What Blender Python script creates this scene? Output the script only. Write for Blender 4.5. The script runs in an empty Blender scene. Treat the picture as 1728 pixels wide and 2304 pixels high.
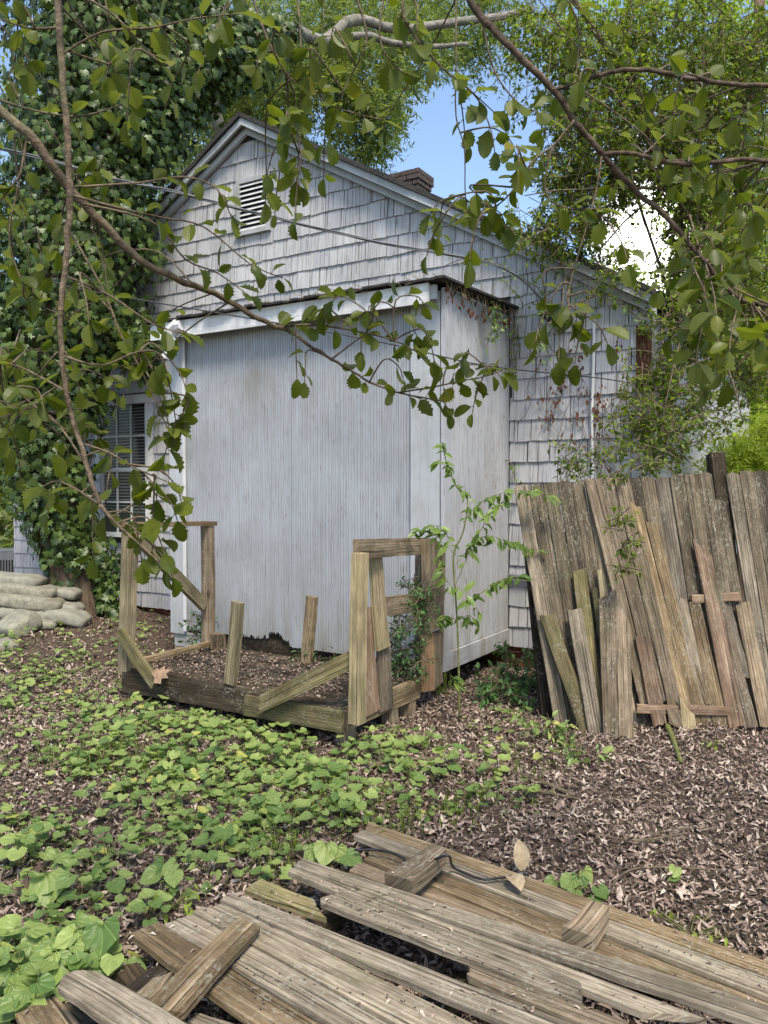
import bpy, math, random
import numpy as np
from mathutils import Vector, Matrix
rnd = random.Random(7)
rng = np.random.default_rng(11)
scn = bpy.context.scene
col = scn.collection
# ------------------------------------------------------------------ camera, world, sun, exposure
SW, SH, F = 1728.0, 2304.0, 1792.0          # photograph size, focal length in photo pixels
PITCH = math.atan(48.0 / F)
CAMZ = 1.6
cam = bpy.data.cameras.new('camera'); camo = bpy.data.objects.new('camera', cam); col.objects.link(camo)
cam.sensor_fit = 'HORIZONTAL'; cam.sensor_width = 36; cam.lens = 36 * F / SW
cam.clip_start = 0.05; cam.clip_end = 2000
camo.location = (0, 0, CAMZ); camo.rotation_euler = (math.pi / 2 - PITCH, 0, 0)
scn.camera = camo
world = bpy.data.worlds.new("World"); scn.world = world; world.use_nodes = True
nt = world.node_tree; nt.nodes.clear()
def wn(t, **k):
    n = nt.nodes.new(t)
    for a, b in k.items(): setattr(n, a, b)
    return n
SUN_EL, SUN_AZ = math.radians(58), math.radians(166)       # azimuth clockwise from +Y: behind the camera, a little right
out = wn('ShaderNodeOutputWorld'); bg = wn('ShaderNodeBackground'); bg.inputs[1].default_value = 0.12
sky = wn('ShaderNodeTexSky', sky_type='NISHITA', sun_disc=False, sun_elevation=SUN_EL, sun_rotation=SUN_AZ)
sky.air_density = 1.0; sky.dust_density = 1.2; sky.ozone_density = 1.6
tc = wn('ShaderNodeTexCoord'); nz = wn('ShaderNodeTexNoise'); nz.inputs['Scale'].default_value = 2.3; nz.inputs['Detail'].default_value = 6
mp = wn('ShaderNodeMapping'); mp.inputs['Scale'].default_value = (1, 1, 2.0); mp.inputs['Location'].default_value = (4.3, 2.2, 1.5)
rp = wn('ShaderNodeValToRGB'); rp.color_ramp.elements[0].position = .64; rp.color_ramp.elements[1].position = .78
mx = wn('ShaderNodeMixRGB'); mx.inputs[2].default_value = (14, 13.6, 13.2, 1)
L = nt.links.new
L(tc.outputs['Generated'], mp.inputs[0]); L(mp.outputs[0], nz.inputs[0]); L(nz.outputs[0], rp.inputs[0])
# one bright cloud bank low in the sky beyond the house
cd = wn('ShaderNodeVectorMath', operation='DISTANCE'); cd.inputs[1].default_value = (0.315, 0.905, 0.265)
L(tc.outputs['Generated'], cd.inputs[0])
mr = wn('ShaderNodeMapRange'); mr.inputs[1].default_value = .105; mr.inputs[2].default_value = .02; mr.inputs[3].default_value = 0; mr.inputs[4].default_value = .30
L(cd.outputs['Value'], mr.inputs[0])
ad = wn('ShaderNodeMath', operation='ADD'); L(nz.outputs[0], ad.inputs[0]); L(mr.outputs[0], ad.inputs[1]); L(ad.outputs[0], rp.inputs[0])
L(rp.outputs[0], mx.inputs[0]); L(sky.outputs[0], mx.inputs[1]); L(mx.outputs[0], bg.inputs[0]); L(bg.outputs[0], out.inputs[0])
sun = bpy.data.lights.new('sun', 'SUN'); sun.energy = 2.3; sun.angle = math.radians(16); sun.color = (1, .93, .80)
suno = bpy.data.objects.new('sun', sun); col.objects.link(suno)
sd = Vector((math.sin(SUN_AZ) * math.cos(SUN_EL), math.cos(SUN_AZ) * math.cos(SUN_EL), math.sin(SUN_EL)))
suno.rotation_euler = sd.to_track_quat('Z', 'Y').to_euler(); suno.location = (0, 0, 30)
scn.view_settings.view_transform = 'Standard'; scn.view_settings.look = 'None'
scn.view_settings.exposure = 1.32; scn.view_settings.gamma = 1
scn.render.engine = 'CYCLES'
try: scn.cycles.max_bounces = 8; scn.cycles.transparent_max_bounces = 8
except Exception: pass
# ------------------------------------------------------------------ projection helpers (photo pixel -> point on a real plane)
cp, sp = math.cos(PITCH), math.sin(PITCH)
CAM = Vector((0, 0, CAMZ))
def ray(px, py):
    X = (px - SW / 2) / F; Y = -(py - SH / 2) / F
    return Vector((X, cp + Y * sp, -sp + Y * cp))
def proj(p):
    d = Vector(p) - CAM
    zc = d.y * cp - d.z * sp
    if zc <= .01: return (-9999, -9999, zc)
    return (SW / 2 + F * d.x / zc, SH / 2 - F * (d.y * sp + d.z * cp) / zc, zc)
def on(px, py, P, N):
    r = ray(px, py); return CAM + r * ((Vector(P) - CAM).dot(N) / r.dot(N))
def onz(px, py, z): return on(px, py, (0, 0, z), Vector((0, 0, 1)))
def ony(px, py, y): return on(px, py, (0, y, 0), Vector((0, 1, 0)))
def D(x, y): return (x * 1.0416, y * 1.0416)
def c3(x, y): return (1100 + x / 2.642, 1000 + y / 2.642)
def c8(x, y): return (850 + x / 4.1475, 1200 + y / 4.1475)
def c2(x, y): return (240 + x / 2.074, 1150 + y / 2.074)
def cA(x, y): return (x / 2.765, 1900 + y / 2.765)
def cB(x, y): return (500 + x / 2.552, 1850 + y / 2.552)
def cC(x, y): return (1050 + x / 2.447, 1850 + y / 2.447)
# house frame: t to the left along the gable wall, s away from the camera, z up
VP1 = -2850 * 1.0416
U = Vector((-VP1, -F, 0)).normalized()      # towards the right/near
V = Vector((-U.y, U.x, 0))                  # into the house
C0 = onz(*D(958, 1450), 0.19); C0.z = 0
def H(t, s, z): return C0 - U * t + V * s + Vector((0, 0, z))
def on_s(px, py, s):
    p = on(px, py, H(0, s, 0), V); d = p - C0
    return (-d.dot(U), p.z)
def on_t(px, py, t):
    p = on(px, py, H(t, 0, 0), U); d = p - C0
    return (d.dot(V), p.z)
def Rhouse(): return Matrix((( -U.x, V.x, 0, 0), (-U.y, V.y, 0, 0), (0, 0, 1, 0), (0, 0, 0, 1)))
# ------------------------------------------------------------------ object helpers
def tag(o, label=None, cat=None, group=None, kind=None):
    if label: o['label'] = label
    if cat: o['category'] = cat
    if group: o['group'] = group
    if kind: o['kind'] = kind
    return o
def empty(name, loc, label, cat, group=None):
    o = bpy.data.objects.new(name, None); col.objects.link(o); o.location = loc; o.empty_display_size = .1
    return tag(o, label, cat, group)
def link(name, me, parent=None, M=None):
    o = bpy.data.objects.new(name, me); col.objects.link(o)
    M = M or Matrix.Identity(4)
    if parent:
        o.parent = parent
        pl = parent.matrix_basis if not parent.parent else parent.parent.matrix_basis @ parent.matrix_basis
        o.matrix_basis = pl.inverted() @ M
    else: o.matrix_basis = M
    return o
def mesh(name, vs, fs, mat, uvs=None, rv=None, smooth=False):
    me = bpy.data.meshes.new(name); me.from_pydata([tuple(v) for v in vs], [], fs)
    if uvs is not None:
        ul = me.uv_layers.new(name='UVMap')
        for i, l in enumerate(me.loops): ul.data[i].uv = uvs[l.vertex_index] if len(uvs) == len(vs) else uvs[i]
    a = me.attributes.new('rnd', 'FLOAT', 'POINT'); r = rnd.random() if rv is None else rv
    a.data.foreach_set('value', np.full(len(me.vertices), r, dtype=np.float32) if np.isscalar(r) else np.asarray(r, dtype=np.float32))
    if mat: me.materials.append(mat)
    if smooth: me.polygons.foreach_set('use_smooth', [True] * len(me.polygons))
    me.update(); return me
class MB:                                    # collects boxes / tubes / polys into one mesh
    def __init__(s): s.v = []; s.f = []; s.uv = []; s.r = []
    def add(s, vs, fs, uv=None, r=None):
        b = len(s.v); s.v += [tuple(v) for v in vs]; s.f += [tuple(i + b for i in f) for f in fs]
        s.uv += list(uv) if uv else [(v[0], v[2]) for v in vs]
        s.r += [rnd.random() if r is None else r] * len(vs)
    def box(s, lo, hi, r=None, M=None):
        x0, y0, z0 = lo; x1, y1, z1 = hi
        vs = [Vector(p) for p in ((x0,y0,z0),(x1,y0,z0),(x1,y1,z0),(x0,y1,z0),(x0,y0,z1),(x1,y0,z1),(x1,y1,z1),(x0,y1,z1))]
        uv = [(v[2] , v[0] + v[1]) for v in vs] if (z1-z0) > max(x1-x0, y1-y0) else [(v[0] + v[1], v[2]) for v in vs]
        if M: vs = [M @ v for v in vs]
        s.add(vs, [(0,3,2,1),(4,5,6,7),(0,1,5,4),(1,2,6,5),(2,3,7,6),(3,0,4,7)], uv, r)
    def tube(s, pts, rad, n=6, r=None, cap=True):
        pts = [Vector(p) for p in pts]; m = len(pts)
        rad = rad if hasattr(rad, '__len__') else [rad] * m
        vs = []; uv = []; fs = []; L_ = 0; prev = None
        off = rnd.random() * 9
        for i, p in enumerate(pts):
            d = (pts[min(i+1, m-1)] - pts[max(i-1, 0)]).normalized()
            if prev is None: a = d.orthogonal().normalized()
            else: a = (prev - d * prev.dot(d)).normalized()
            prev = a; b = d.cross(a)
            if i: L_ += (p - pts[i-1]).length
            for k in range(n):
                an = 2 * math.pi * k / n
                vs.append(p + (a * math.cos(an) + b * math.sin(an)) * rad[i]); uv.append((L_ + off, k / n * 2 * math.pi * rad[i]))
        for i in range(m - 1):
            for k in range(n):
                k2 = (k + 1) % n; fs.append((i*n+k, i*n+k2, (i+1)*n+k2, (i+1)*n+k))
        if cap: fs += [tuple(range(n))[::-1], tuple((m-1)*n + k for k in range(n))]
        s.add(vs, fs, uv, r)
    def build(s, name, mat, parent=None, M=None, smooth=False, inv=None):
        vs = s.v
        if inv: vs = [inv @ Vector(v) for v in vs]
        me = mesh(name, vs, s.f, mat, s.uv, s.r, smooth); return link(name, me, parent, M)
def smoothpath(pts, k=3):
    P = [Vector(p) for p in pts]; 
    if len(P) < 3: return P
    o = []
    for i in range(len(P) - 1):
        a, b, c, d = P[max(i-1,0)], P[i], P[i+1], P[min(i+2, len(P)-1)]
        for j in range(k):
            t = j / k
            o.append(.5 * ((2*b) + (c-a)*t + (2*a-5*b+4*c-d)*t*t + (3*b-a-3*c+d)*t**3))
    o.append(P[-1]); return o
# ------------------------------------------------------------------ materials
class NG:
    def __init__(s, name):
        s.m = bpy.data.materials.new(name); s.m.use_nodes = True; s.t = s.m.node_tree; s.t.nodes.clear()
        s.o = s.n('ShaderNodeOutputMaterial')
    def n(s, t, inp=None, **k):
        x = s.t.nodes.new(t)
        for a, b in k.items(): setattr(x, a, b)
        for a, b in (inp or {}).items():
            if isinstance(b, bpy.types.NodeSocket): s.t.links.new(b, x.inputs[a])
            else: x.inputs[a].default_value = b
        return x
    def L(s, a, b): s.t.links.new(a, b)
    def noise(s, vec, scale, detail=4, rough=.55, dist=0):
        return s.n('ShaderNodeTexNoise', {'Vector': vec, 'Scale': scale, 'Detail': detail, 'Roughness': rough, 'Distortion': dist}).outputs['Fac']
    def ramp(s, fac, stops):
        r = s.n('ShaderNodeValToRGB', {'Fac': fac}); e = r.color_ramp.elements
        while len(e) < len(stops): e.new(.5)
        for i, (p, c) in enumerate(stops):
            e[i].position = p; e[i].color = (*c, 1) if hasattr(c, '__len__') else (c, c, c, 1)
        return r.outputs[0]
    def mix(s, f, a, b, bt='MIX'):
        return s.n('ShaderNodeMixRGB', {0: f, 1: (a if isinstance(a, bpy.types.NodeSocket) else (*a, 1)), 2: (b if isinstance(b, bpy.types.NodeSocket) else (*b, 1))}, blend_type=bt).outputs[0]
    def math(s, op, a, b=0, clamp=False):
        return s.n('ShaderNodeMath', {0: a, 1: b}, operation=op, use_clamp=clamp).outputs[0]
    def mapv(s, vec, sc, loc=None):
        d = {'Vector': vec, 'Scale': sc}
        if loc is not None: d['Location'] = loc
        return s.n('ShaderNodeMapping', d).outputs[0]
    def attr(s): return s.n('ShaderNodeAttribute', attribute_name='rnd').outputs['Fac']
    def uv(s):
        r = s.attr(); u = s.n('ShaderNodeTexCoord').outputs['UV']
        c = s.n('ShaderNodeCombineXYZ', {0: s.math('MULTIPLY', r, 37.0), 1: s.math('MULTIPLY', r, 61.0), 2: s.math('MULTIPLY', r, 17.0)}).outputs[0]
        return s.n('ShaderNodeVectorMath', {0: u, 1: c}, operation='ADD').outputs[0]
    def obj(s): return s.n('ShaderNodeTexCoord').outputs['Object']
    def geo(s): return s.n('ShaderNodeNewGeometry').outputs['Position']
    def bump(s, h, d=.01, st=1.0): return s.n('ShaderNodeBump', {'Height': h, 'Distance': d, 'Strength': st}).outputs[0]
    def pbr(s, c, rough=.8, nrm=None, spec=.3, metal=0):
        d = {'Base Color': c if isinstance(c, bpy.types.NodeSocket) else (*c, 1), 'Roughness': rough, 'Specular IOR Level': spec, 'Metallic': metal}
        if nrm is not None: d['Normal'] = nrm
        b = s.n('ShaderNodeBsdfPrincipled', d); s.L(b.outputs[0], s.o.inputs[0]); return b
def wood(name, lo, mid, hi, moss=0., lichen=0., mosscol=(.10, .105, .045), crack=.7, contrast=1.):
    g = NG(name); uv = g.uv(); r = g.attr()
    wv = g.n('ShaderNodeVectorMath', {0: uv, 1: g.n('ShaderNodeVectorMath', {0: g.n('ShaderNodeTexNoise', {'Vector': g.mapv(uv, (1.6, 7, 1)), 'Scale': 1.0, 'Detail': 2}).outputs['Color'], 1: (0, .012, 0)}, operation='MULTIPLY').outputs[0]}, operation='ADD').outputs[0]
    g1 = g.noise(g.mapv(wv, (2.6, 110, 1)), 1, 7, .68, .2)
    g2 = g.noise(g.mapv(wv, (.7, 26, 1)), 1, 4, .55, .5)
    g3 = g.noise(g.mapv(wv, (5, 420, 1)), 1, 3, .7)
    rings = g.n('ShaderNodeTexWave', {'Vector': g.mapv(wv, (.25, 12, 1)), 'Scale': 1.5, 'Distortion': 7, 'Detail': 3, 'Detail Scale': .6}, bands_direction='Y', wave_profile='SAW').outputs['Fac']
    f = g.math('ADD', g.math('MULTIPLY', g1, .40), g.math('ADD', g.math('MULTIPLY', g2, .30), g.math('ADD', g.math('MULTIPLY', rings, .08), g.math('MULTIPLY', g.noise(g.mapv(uv, (11, 34, 1)), 1, 5, .65), .26))))
    c = g.ramp(f, [(.38, lo), (.53, mid), (.70, hi)])
    blot = g.noise(g.mapv(uv, (3.0, 9, 1)), 1, 5, .6)
    c = g.mix(g.ramp(blot, [(.42, 0), (.66, .72)]), c, tuple(x * .36 for x in mid), 'MIX')
    tone = g.mix(r, (.52, .52, .55), (1.28, 1.22, 1.12)); c = g.mix(1.0, c, tone, 'MULTIPLY')
    crk = g.ramp(g.noise(g.mapv(wv, (1.3, 150, 1), (3, 5, 0)), 1, 2, .5, .6), [(.33, 1), (.38, 0)])
    c = g.mix(g.math('MULTIPLY', crk, crack), c, (.018, .014, .011))
    kn = g.n('ShaderNodeTexVoronoi', {'Vector': g.mapv(uv, (1.9, 8, 1)), 'Scale': 1.0, 'Randomness': 1.0}, feature='F1').outputs['Distance']
    c = g.mix(g.ramp(kn, [(.05, .85), (.10, 0)]), c, (.035, .022, .014))
    pos = g.geo()
    if moss:
        mm = g.ramp(g.noise(pos, 4.2, 6, .65), [(.60 - .22 * moss, 0), (.90 - .2 * moss, 1)])
        c = g.mix(g.math('MULTIPLY', mm, .6), c, mosscol)
    if lichen:
        ll = g.ramp(g.noise(g.mapv(uv, (45, 70, 1)), 1, 4, .6), [(.53, 0), (.64, 1)]); l2 = g.ramp(g.noise(pos, 5.5, 4, .6), [(.47 - .12*lichen, 0), (.62, 1)])
        l3 = g.ramp(g.noise(pos, 150, 2, .6), [(.66, 0), (.70, 1)])
        c = g.mix(g.math('MULTIPLY', g.math('MULTIPLY', ll, l2), .45), c, (.40, .385, .31))
        c = g.mix(g.math('MULTIPLY', g.math('MULTIPLY', l3, l2), .7), c, (.46, .45, .38))
    h = g.math('ADD', g.math('SUBTRACT', f, g.math('MULTIPLY', crk, .6)), g.math('MULTIPLY', g3, .25))
    g.pbr(c, .9, g.bump(h, .008, 1.), .15); return g.m
M = {}
M['w_grey'] = wood('weathered_grey_wood', (.075, .060, .042), (.245, .207, .155), (.52, .46, .365), .2, .55)
M['w_brown'] = wood('weathered_brown_wood', (.062, .042, .022), (.22, .162, .095), (.47, .375, .245), .35, .35)
M['w_fence'] = wood('old_fence_wood', (.034, .027, .019), (.125, .102, .072), (.31, .265, .20), .3, 1.1)
M['w_tan'] = wood('tan_wood', (.080, .058, .038), (.245, .190, .130), (.49, .41, .30), .3, .35)
M['w_pale'] = wood('pale_treated_wood', (.16, .125, .07), (.37, .305, .185), (.60, .52, .34), .4, 0, (.19, .19, .08), .6)
M['w_green'] = wood('green_stained_wood', (.060, .050, .024), (.175, .145, .075), (.36, .315, .18), .75, .15, (.11, .12, .042))
M['w_dark'] = wood('dark_wet_wood', (.018, .014, .009), (.055, .042, .028), (.15, .12, .08), .3, .1, (.06, .055, .02))
M['w_orange'] = wood('fresh_orange_wood', (.18, .10, .052), (.38, .235, .135), (.54, .38, .24), 0, 0)
M['w_red'] = wood('red_brown_wood', (.085, .054, .036), (.25, .172, .12), (.46, .36, .27), .2, .25)
def paint(name, base, dirt=(.10, .095, .09), sh=False, peel=.5, groove=False):
    g = NG(name); uv = g.uv(); r = g.attr()
    v = g.mapv(uv, (1, 1, 1))
    st = g.noise(g.mapv(uv, (1.6, 60, 1)), 1, 5, .6, .3)       # u is along the grain
    fine = g.noise(g.mapv(uv, (6, 240, 1)), 1, 4, .6, .2)
    pos = g.geo()
    bl = g.noise(pos, 2.1, 5); b2 = g.noise(pos, 14, 5)
    c = g.mix(g.ramp(bl, [(.32, 0), (.72, 1)]), tuple(x * .87 for x in base), tuple(min(1, x * 1.07) for x in base))
    c = g.mix(g.ramp(st, [(.3, .28), (.52, 0)]), c, dirt)
    pk = g.math('MULTIPLY', g.ramp(fine, [(.36, 1), (.44, 0)]), g.ramp(b2, [(.40, 0), (.60, 1)]))
    c = g.mix(g.math('MULTIPLY', pk, peel), c, (.16, .135, .11))
    spk = g.ramp(g.noise(pos, 120, 2, .5), [(.70, 0), (.74, 1)])
    c = g.mix(g.math('MULTIPLY', spk, .45), c, (.08, .07, .065))
    if sh:
        c = g.mix(1.0, c, g.mix(r, (.84, .84, .87), (1.06, 1.05, 1.03)), 'MULTIPLY')
        ck = g.ramp(g.noise(g.mapv(uv, (.8, 90, 1), (8, 1, 0)), 1, 2, .5, .5), [(.34, 1), (.385, 0)])
        c = g.mix(g.math('MULTIPLY', ck, .85), c, (.05, .045, .045))
        al = g.ramp(g.noise(pos, 1.3, 4), [(.52, 0), (.75, .45)]); c = g.mix(al, c, (.22, .215, .19))
        h = g.math('SUBTRACT', g.math('ADD', st, fine), ck)
    else:
        # water stains and mildew rising from the foot of the panel
        z = g.n('ShaderNodeSeparateXYZ', {0: pos}).outputs[2]
        low = g.n('ShaderNodeMapRange', {0: z, 1: .2, 2: 1.3, 3: 1, 4: 0}).outputs[0]
        low = g.math('MULTIPLY', g.math('POWER', low, 1.6), g.ramp(g.noise(g.mapv(pos, (9, 9, 1.6)), 1, 5), [(.38, 0), (.68, 1)]))
        c = g.mix(g.math('MULTIPLY', low, .75), c, (.20, .185, .145))
        up = g.math('MULTIPLY', g.n('ShaderNodeMapRange', {0: z, 1: 1.9, 2: 3.2, 3: 0, 4: 1}).outputs[0], g.ramp(g.noise(g.mapv(pos, (14, 14, .9)), 1, 4), [(.45, 0), (.7, 1)]))
        c = g.mix(g.math('MULTIPLY', up, .35), c, (.24, .22, .20))
        sn = g.ramp(g.noise(g.mapv(pos, (2.2, 2.2, 1.1)), 1, 5, .6), [(.55, 0), (.74, .55)]); c = g.mix(sn, c, (.20, .185, .15))
        h = g.math('ADD', st, g.math('MULTIPLY', fine, .7))
    g.pbr(c, .62, g.bump(h, .004, .8), .3); return g.m
M['shingle'] = paint('peeling_grey_shingle_paint', (.465, .46, .46), (.09, .085, .08), True, 1.0)
M['panel'] = paint('pale_blue_grey_siding_paint', (.355, .368, .385), (.13, .13, .125), False, .8)
M['sidepanel'] = paint('pale_lilac_grey_siding_paint', (.42, .42, .43), (.11, .10, .09), False, 1.)
M['trim'] = paint('pale_trim_paint', (.43, .44, .445), (.16, .21, .20), False, .4)
M['white'] = paint('white_trim_paint', (.66, .65, .63), (.2, .23, .2), False, .4)
def simple(name, c, rough=.8, sc=12, var=.35, bump=.004, spec=.3, metal=0, stretch=(1, 1, 1), c2=None):
    g = NG(name); p = g.mapv(g.geo(), stretch); n = g.noise(p, sc, 6, .6)
    cc = g.mix(g.ramp(n, [(.3, 0), (.7, 1)]), tuple(x * (1 - var) for x in c), c2 or tuple(min(1, x * (1 + var)) for x in c))
    g.pbr(cc, rough, g.bump(n, bump, .8) if bump else None, spec, metal); return g.m
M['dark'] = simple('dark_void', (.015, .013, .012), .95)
M['roof'] = simple('asphalt_shingle', (.04, .037, .034), .95, 40, .5, .01)
M['brick'] = simple('chimney_brick', (.075, .055, .048), .9, 30, .5, .004)
M['redbrick'] = simple('foundation_brick', (.16, .055, .028), .9, 20, .5, .004)
M['mortar'] = simple('mortar', (.12, .11, .10), .95, 30, .3)
M['metal'] = simple('grey_metal', (.28, .29, .30), .45, 8, .3, .001, .5, .6)
M['acmetal'] = simple('grey_unit_paint', (.12, .125, .13), .5, 5, .25, .001, .5)
M['cable'] = simple('black_cable', (.02, .02, .02), .5, 5, .2, 0, .4)
M['cablegrey'] = simple('grey_cable', (.13, .135, .14), .6, 300, .5, 0, .3)
M['blind'] = simple('window_blind', (.58, .60, .60), .6, 3, .15, 0)
M['rust'] = simple('rotten_red_wood', (.10, .028, .015), .95, 30, .7, .02, .2, 0, (3, 3, .7), (.20, .10, .06))
M['rubber'] = simple('black_plastic', (.02, .02, .022), .4, 5, .2, 0)
g = NG('window_glass'); gp = g.n('ShaderNodeBsdfPrincipled', {'Base Color': (.04, .045, .045, 1), 'Roughness': .08}); gt = g.n('ShaderNodeBsdfTransparent'); gm = g.n('ShaderNodeMixShader', {0: .68, 1: gp.outputs[0], 2: gt.outputs[0]}); g.L(gm.outputs[0], g.o.inputs[0]); M['glass'] = g.m
def bark(name, c1, c2, sc=6, st=(3, 3, .7)):
    g = NG(name); p = g.geo(); a = g.noise(g.mapv(p, st), sc, 7, .65, .4); b = g.noise(p, 3, 4); d = g.noise(p, 60, 3)
    c = g.mix(g.ramp(a, [(.35, 0), (.65, 1)]), c1, c2); c = g.mix(g.ramp(b, [(.55, 0), (.75, .5)]), c, (.10, .12, .05))
    c = g.mix(g.ramp(d, [(.4, .4), (.6, 0)]), c, tuple(x * .5 for x in c1))
    g.pbr(c, .9, g.bump(g.math('ADD', a, g.math('MULTIPLY', d, .3)), .02, .8), .2); return g.m
M['bark'] = bark('tree_bark', (.085, .055, .036), (.20, .145, .10))
M['twig'] = bark('twig_bark', (.075, .055, .035), (.24, .18, .12), 20, (1, 1, 1))
M['palebark'] = bark('pale_bark', (.13, .11, .09), (.33, .30, .26), 10, (1, 1, 1))
M['redtwig'] = bark('reddish_branch_bark', (.055, .038, .026), (.17, .12, .085), 22, (1, 1, 1))
M['vinestem'] = bark('vine_stem', (.10, .12, .03), (.22, .22, .08), 20, (1, 1, 1))
def leafmat(name, a, b, trans=.45, rough=.42, vein=False, spec=.4, under=None, edge=None):
    g = NG(name); r = g.attr(); oi = g.n('ShaderNodeObjectInfo').outputs['Random']
    rr = g.math('FRACT', g.math('ADD', r, oi)); c = g.mix(rr, a, b)
    n = g.noise(g.geo(), 60, 3); c = g.mix(g.ramp(n, [(.35, .25), (.65, 0)]), c, tuple(x * .6 for x in a))
    if edge:
        e = g.ramp(rr, [(.965, 0), (.99, 1)]); c = g.mix(g.math('MULTIPLY', e, .8), c, edge)
    nrm = None
    if vein:
        u = g.n('ShaderNodeTexCoord').outputs['UV']
        s = g.n('ShaderNodeSeparateXYZ', {0: u})
        ax = g.math('ABSOLUTE', s.outputs[0])
        ang = g.math('ARCTAN2', s.outputs[0], g.math('ADD', s.outputs[1], .12))
        vv = g.math('ABSOLUTE', g.math('SINE', g.math('MULTIPLY', ang, 6.0)))
        vl = g.ramp(vv, [(.0, 1), (.14, 0)])
        c = g.mix(g.math('MULTIPLY', vl, .30), c, tuple(min(1, x * 1.9 + .02) for x in b))
        nrm = g.bump(vv, .004, .6)
    if under:
        bf = g.n('ShaderNodeNewGeometry').outputs['Backfacing']; c = g.mix(bf, c, under)
    d = {'Base Color': c, 'Roughness': rough, 'Specular IOR Level': spec}
    if nrm is not None: d['Normal'] = nrm
    p = g.n('ShaderNodeBsdfPrincipled', d)
    t = g.n('ShaderNodeBsdfTranslucent', {'Color': g.mix(1.0, c, (1.45, 1.5, .62), 'MULTIPLY')})
    m = g.n('ShaderNodeMixShader', {0: trans, 1: p.outputs[0], 2: t.outputs[0]}); g.L(m.outputs[0], g.o.inputs[0]); return g.m
M['holly'] = leafmat('holly_leaf', (.060, .085, .010), (.15, .175, .022), .50, .42, False, .3, (.12, .14, .035), (.25, .21, .03))
M['ivy'] = leafmat('ivy_leaf', (.018, .040, .008), (.105, .155, .030), .22, .42, False, .35)
M['fine'] = leafmat('fine_green_leaf', (.06, .10, .014), (.24, .30, .05), .55, .45, False, .35)
M['willow'] = leafmat('willow_oak_leaf', (.095, .13, .042), (.26, .31, .105), .5, .45, False, .35)
M['bright'] = leafmat('bright_green_leaf', (.20, .28, .04), (.42, .50, .09), .5, .5, False, .3)
M['violet'] = leafmat('violet_leaf', (.10, .175, .042), (.33, .40, .115), .32, .45, True, .4, (.22, .30, .12), (.45, .40, .09))
M['sapling'] = leafmat('sapling_leaf', (.085, .145, .028), (.22, .30, .065), .4, .42, False, .4)
M['shade'] = leafmat('shade_plant_leaf', (.055, .12, .035), (.12, .22, .07), .3, .5, False, .35)
def litmat(name):
    g = NG(name); r = g.attr()
    c = g.ramp(r, [(0, (.07, .046, .034)), (.2, (.17, .118, .088)), (.5, (.305, .225, .175)), (.82, (.43, .335, .27)), (.97, (.55, .46, .36))])
    n = g.noise(g.geo(), 90, 3); c = g.mix(g.ramp(n, [(.35, .4), (.6, 0)]), c, (.05, .032, .022))
    g.pbr(c, .75, g.bump(n, .002, .6), .3); return g.m
M['litter'] = litmat('dry_leaf_litter')
def groundmat():
    g = NG('leafy_soil'); p = g.geo()
    n1 = g.noise(p, 28, 8, .7); n2 = g.noise(p, 1.1, 4); n3 = g.noise(p, 90, 4, .7)
    c = g.ramp(n1, [(.3, (.022, .015, .011)), (.5, (.075, .050, .036)), (.7, (.19, .135, .10))])
    c = g.mix(g.ramp(n3, [(.45, 0), (.65, .6)]), c, (.25, .18, .135))
    gg = g.ramp(n2, [(.50, 0), (.7, .30)]); c = g.mix(gg, c, (.05, .07, .022))
    # far ground is grassier
    y = g.n('ShaderNodeVectorMath', {0: p}, operation='LENGTH').outputs['Value']
    far = g.n('ShaderNodeMapRange', {0: y, 1: 14, 2: 22, 3: 0, 4: .9}).outputs[0]
    c = g.mix(far, c, g.mix(n1, (.05, .09, .02), (.16, .23, .06)))
    g.pbr(c, .95, g.bump(g.math('ADD', n1, n3), .02, 1.), .15); return g.m
M['ground'] = groundmat()
# ------------------------------------------------------------------ ground
def gz(x, y):
    h = 0.0
    a = min(max((-x - 1.2) / 2.6, 0), 1); b = min(max((y - 5.5) / 3.5, 0), 1)
    h += .17 * (a * a * (3 - 2 * a)) * (b * b * (3 - 2 * b))
    h += .018 * math.sin(x * 2.1 + 1.3) * math.cos(y * 1.7) + .012 * math.sin(x * 5.3 + y * 4.1) + .008 * math.sin(x * 11 - y * 9)
    return h
def build_ground():
    xs = sorted(set([-400, -150, -60, -25, -14] + [round(-9 + .125 * i, 4) for i in range(145)] + [14, 25, 60, 150, 400]))
    ys = sorted(set([-400, -150, -50, -20, -8, -3] + [round(-1 + .125 * i, 4) for i in range(120)] + [18, 25, 40, 80, 150, 300, 600]))
    vs = []
    for y in ys:
        for x in xs:
            z = gz(x, y) if (abs(x) < 12 and -3 < y < 16) else gz(max(-12, min(12, x)), max(-3, min(16, y)))
            if abs(x) < 6 and 0 < y < 10: z += rnd.uniform(-.008, .008)
            vs.append((x, y, z))
    nx = len(xs); fs = [(j*nx+i, j*nx+i+1, (j+1)*nx+i+1, (j+1)*nx+i) for j in range(len(ys)-1) for i in range(nx-1)]
    o = link('ground', mesh('ground', vs, fs, M['ground'], smooth=True)); o['kind'] = 'structure'
build_ground()
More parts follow.
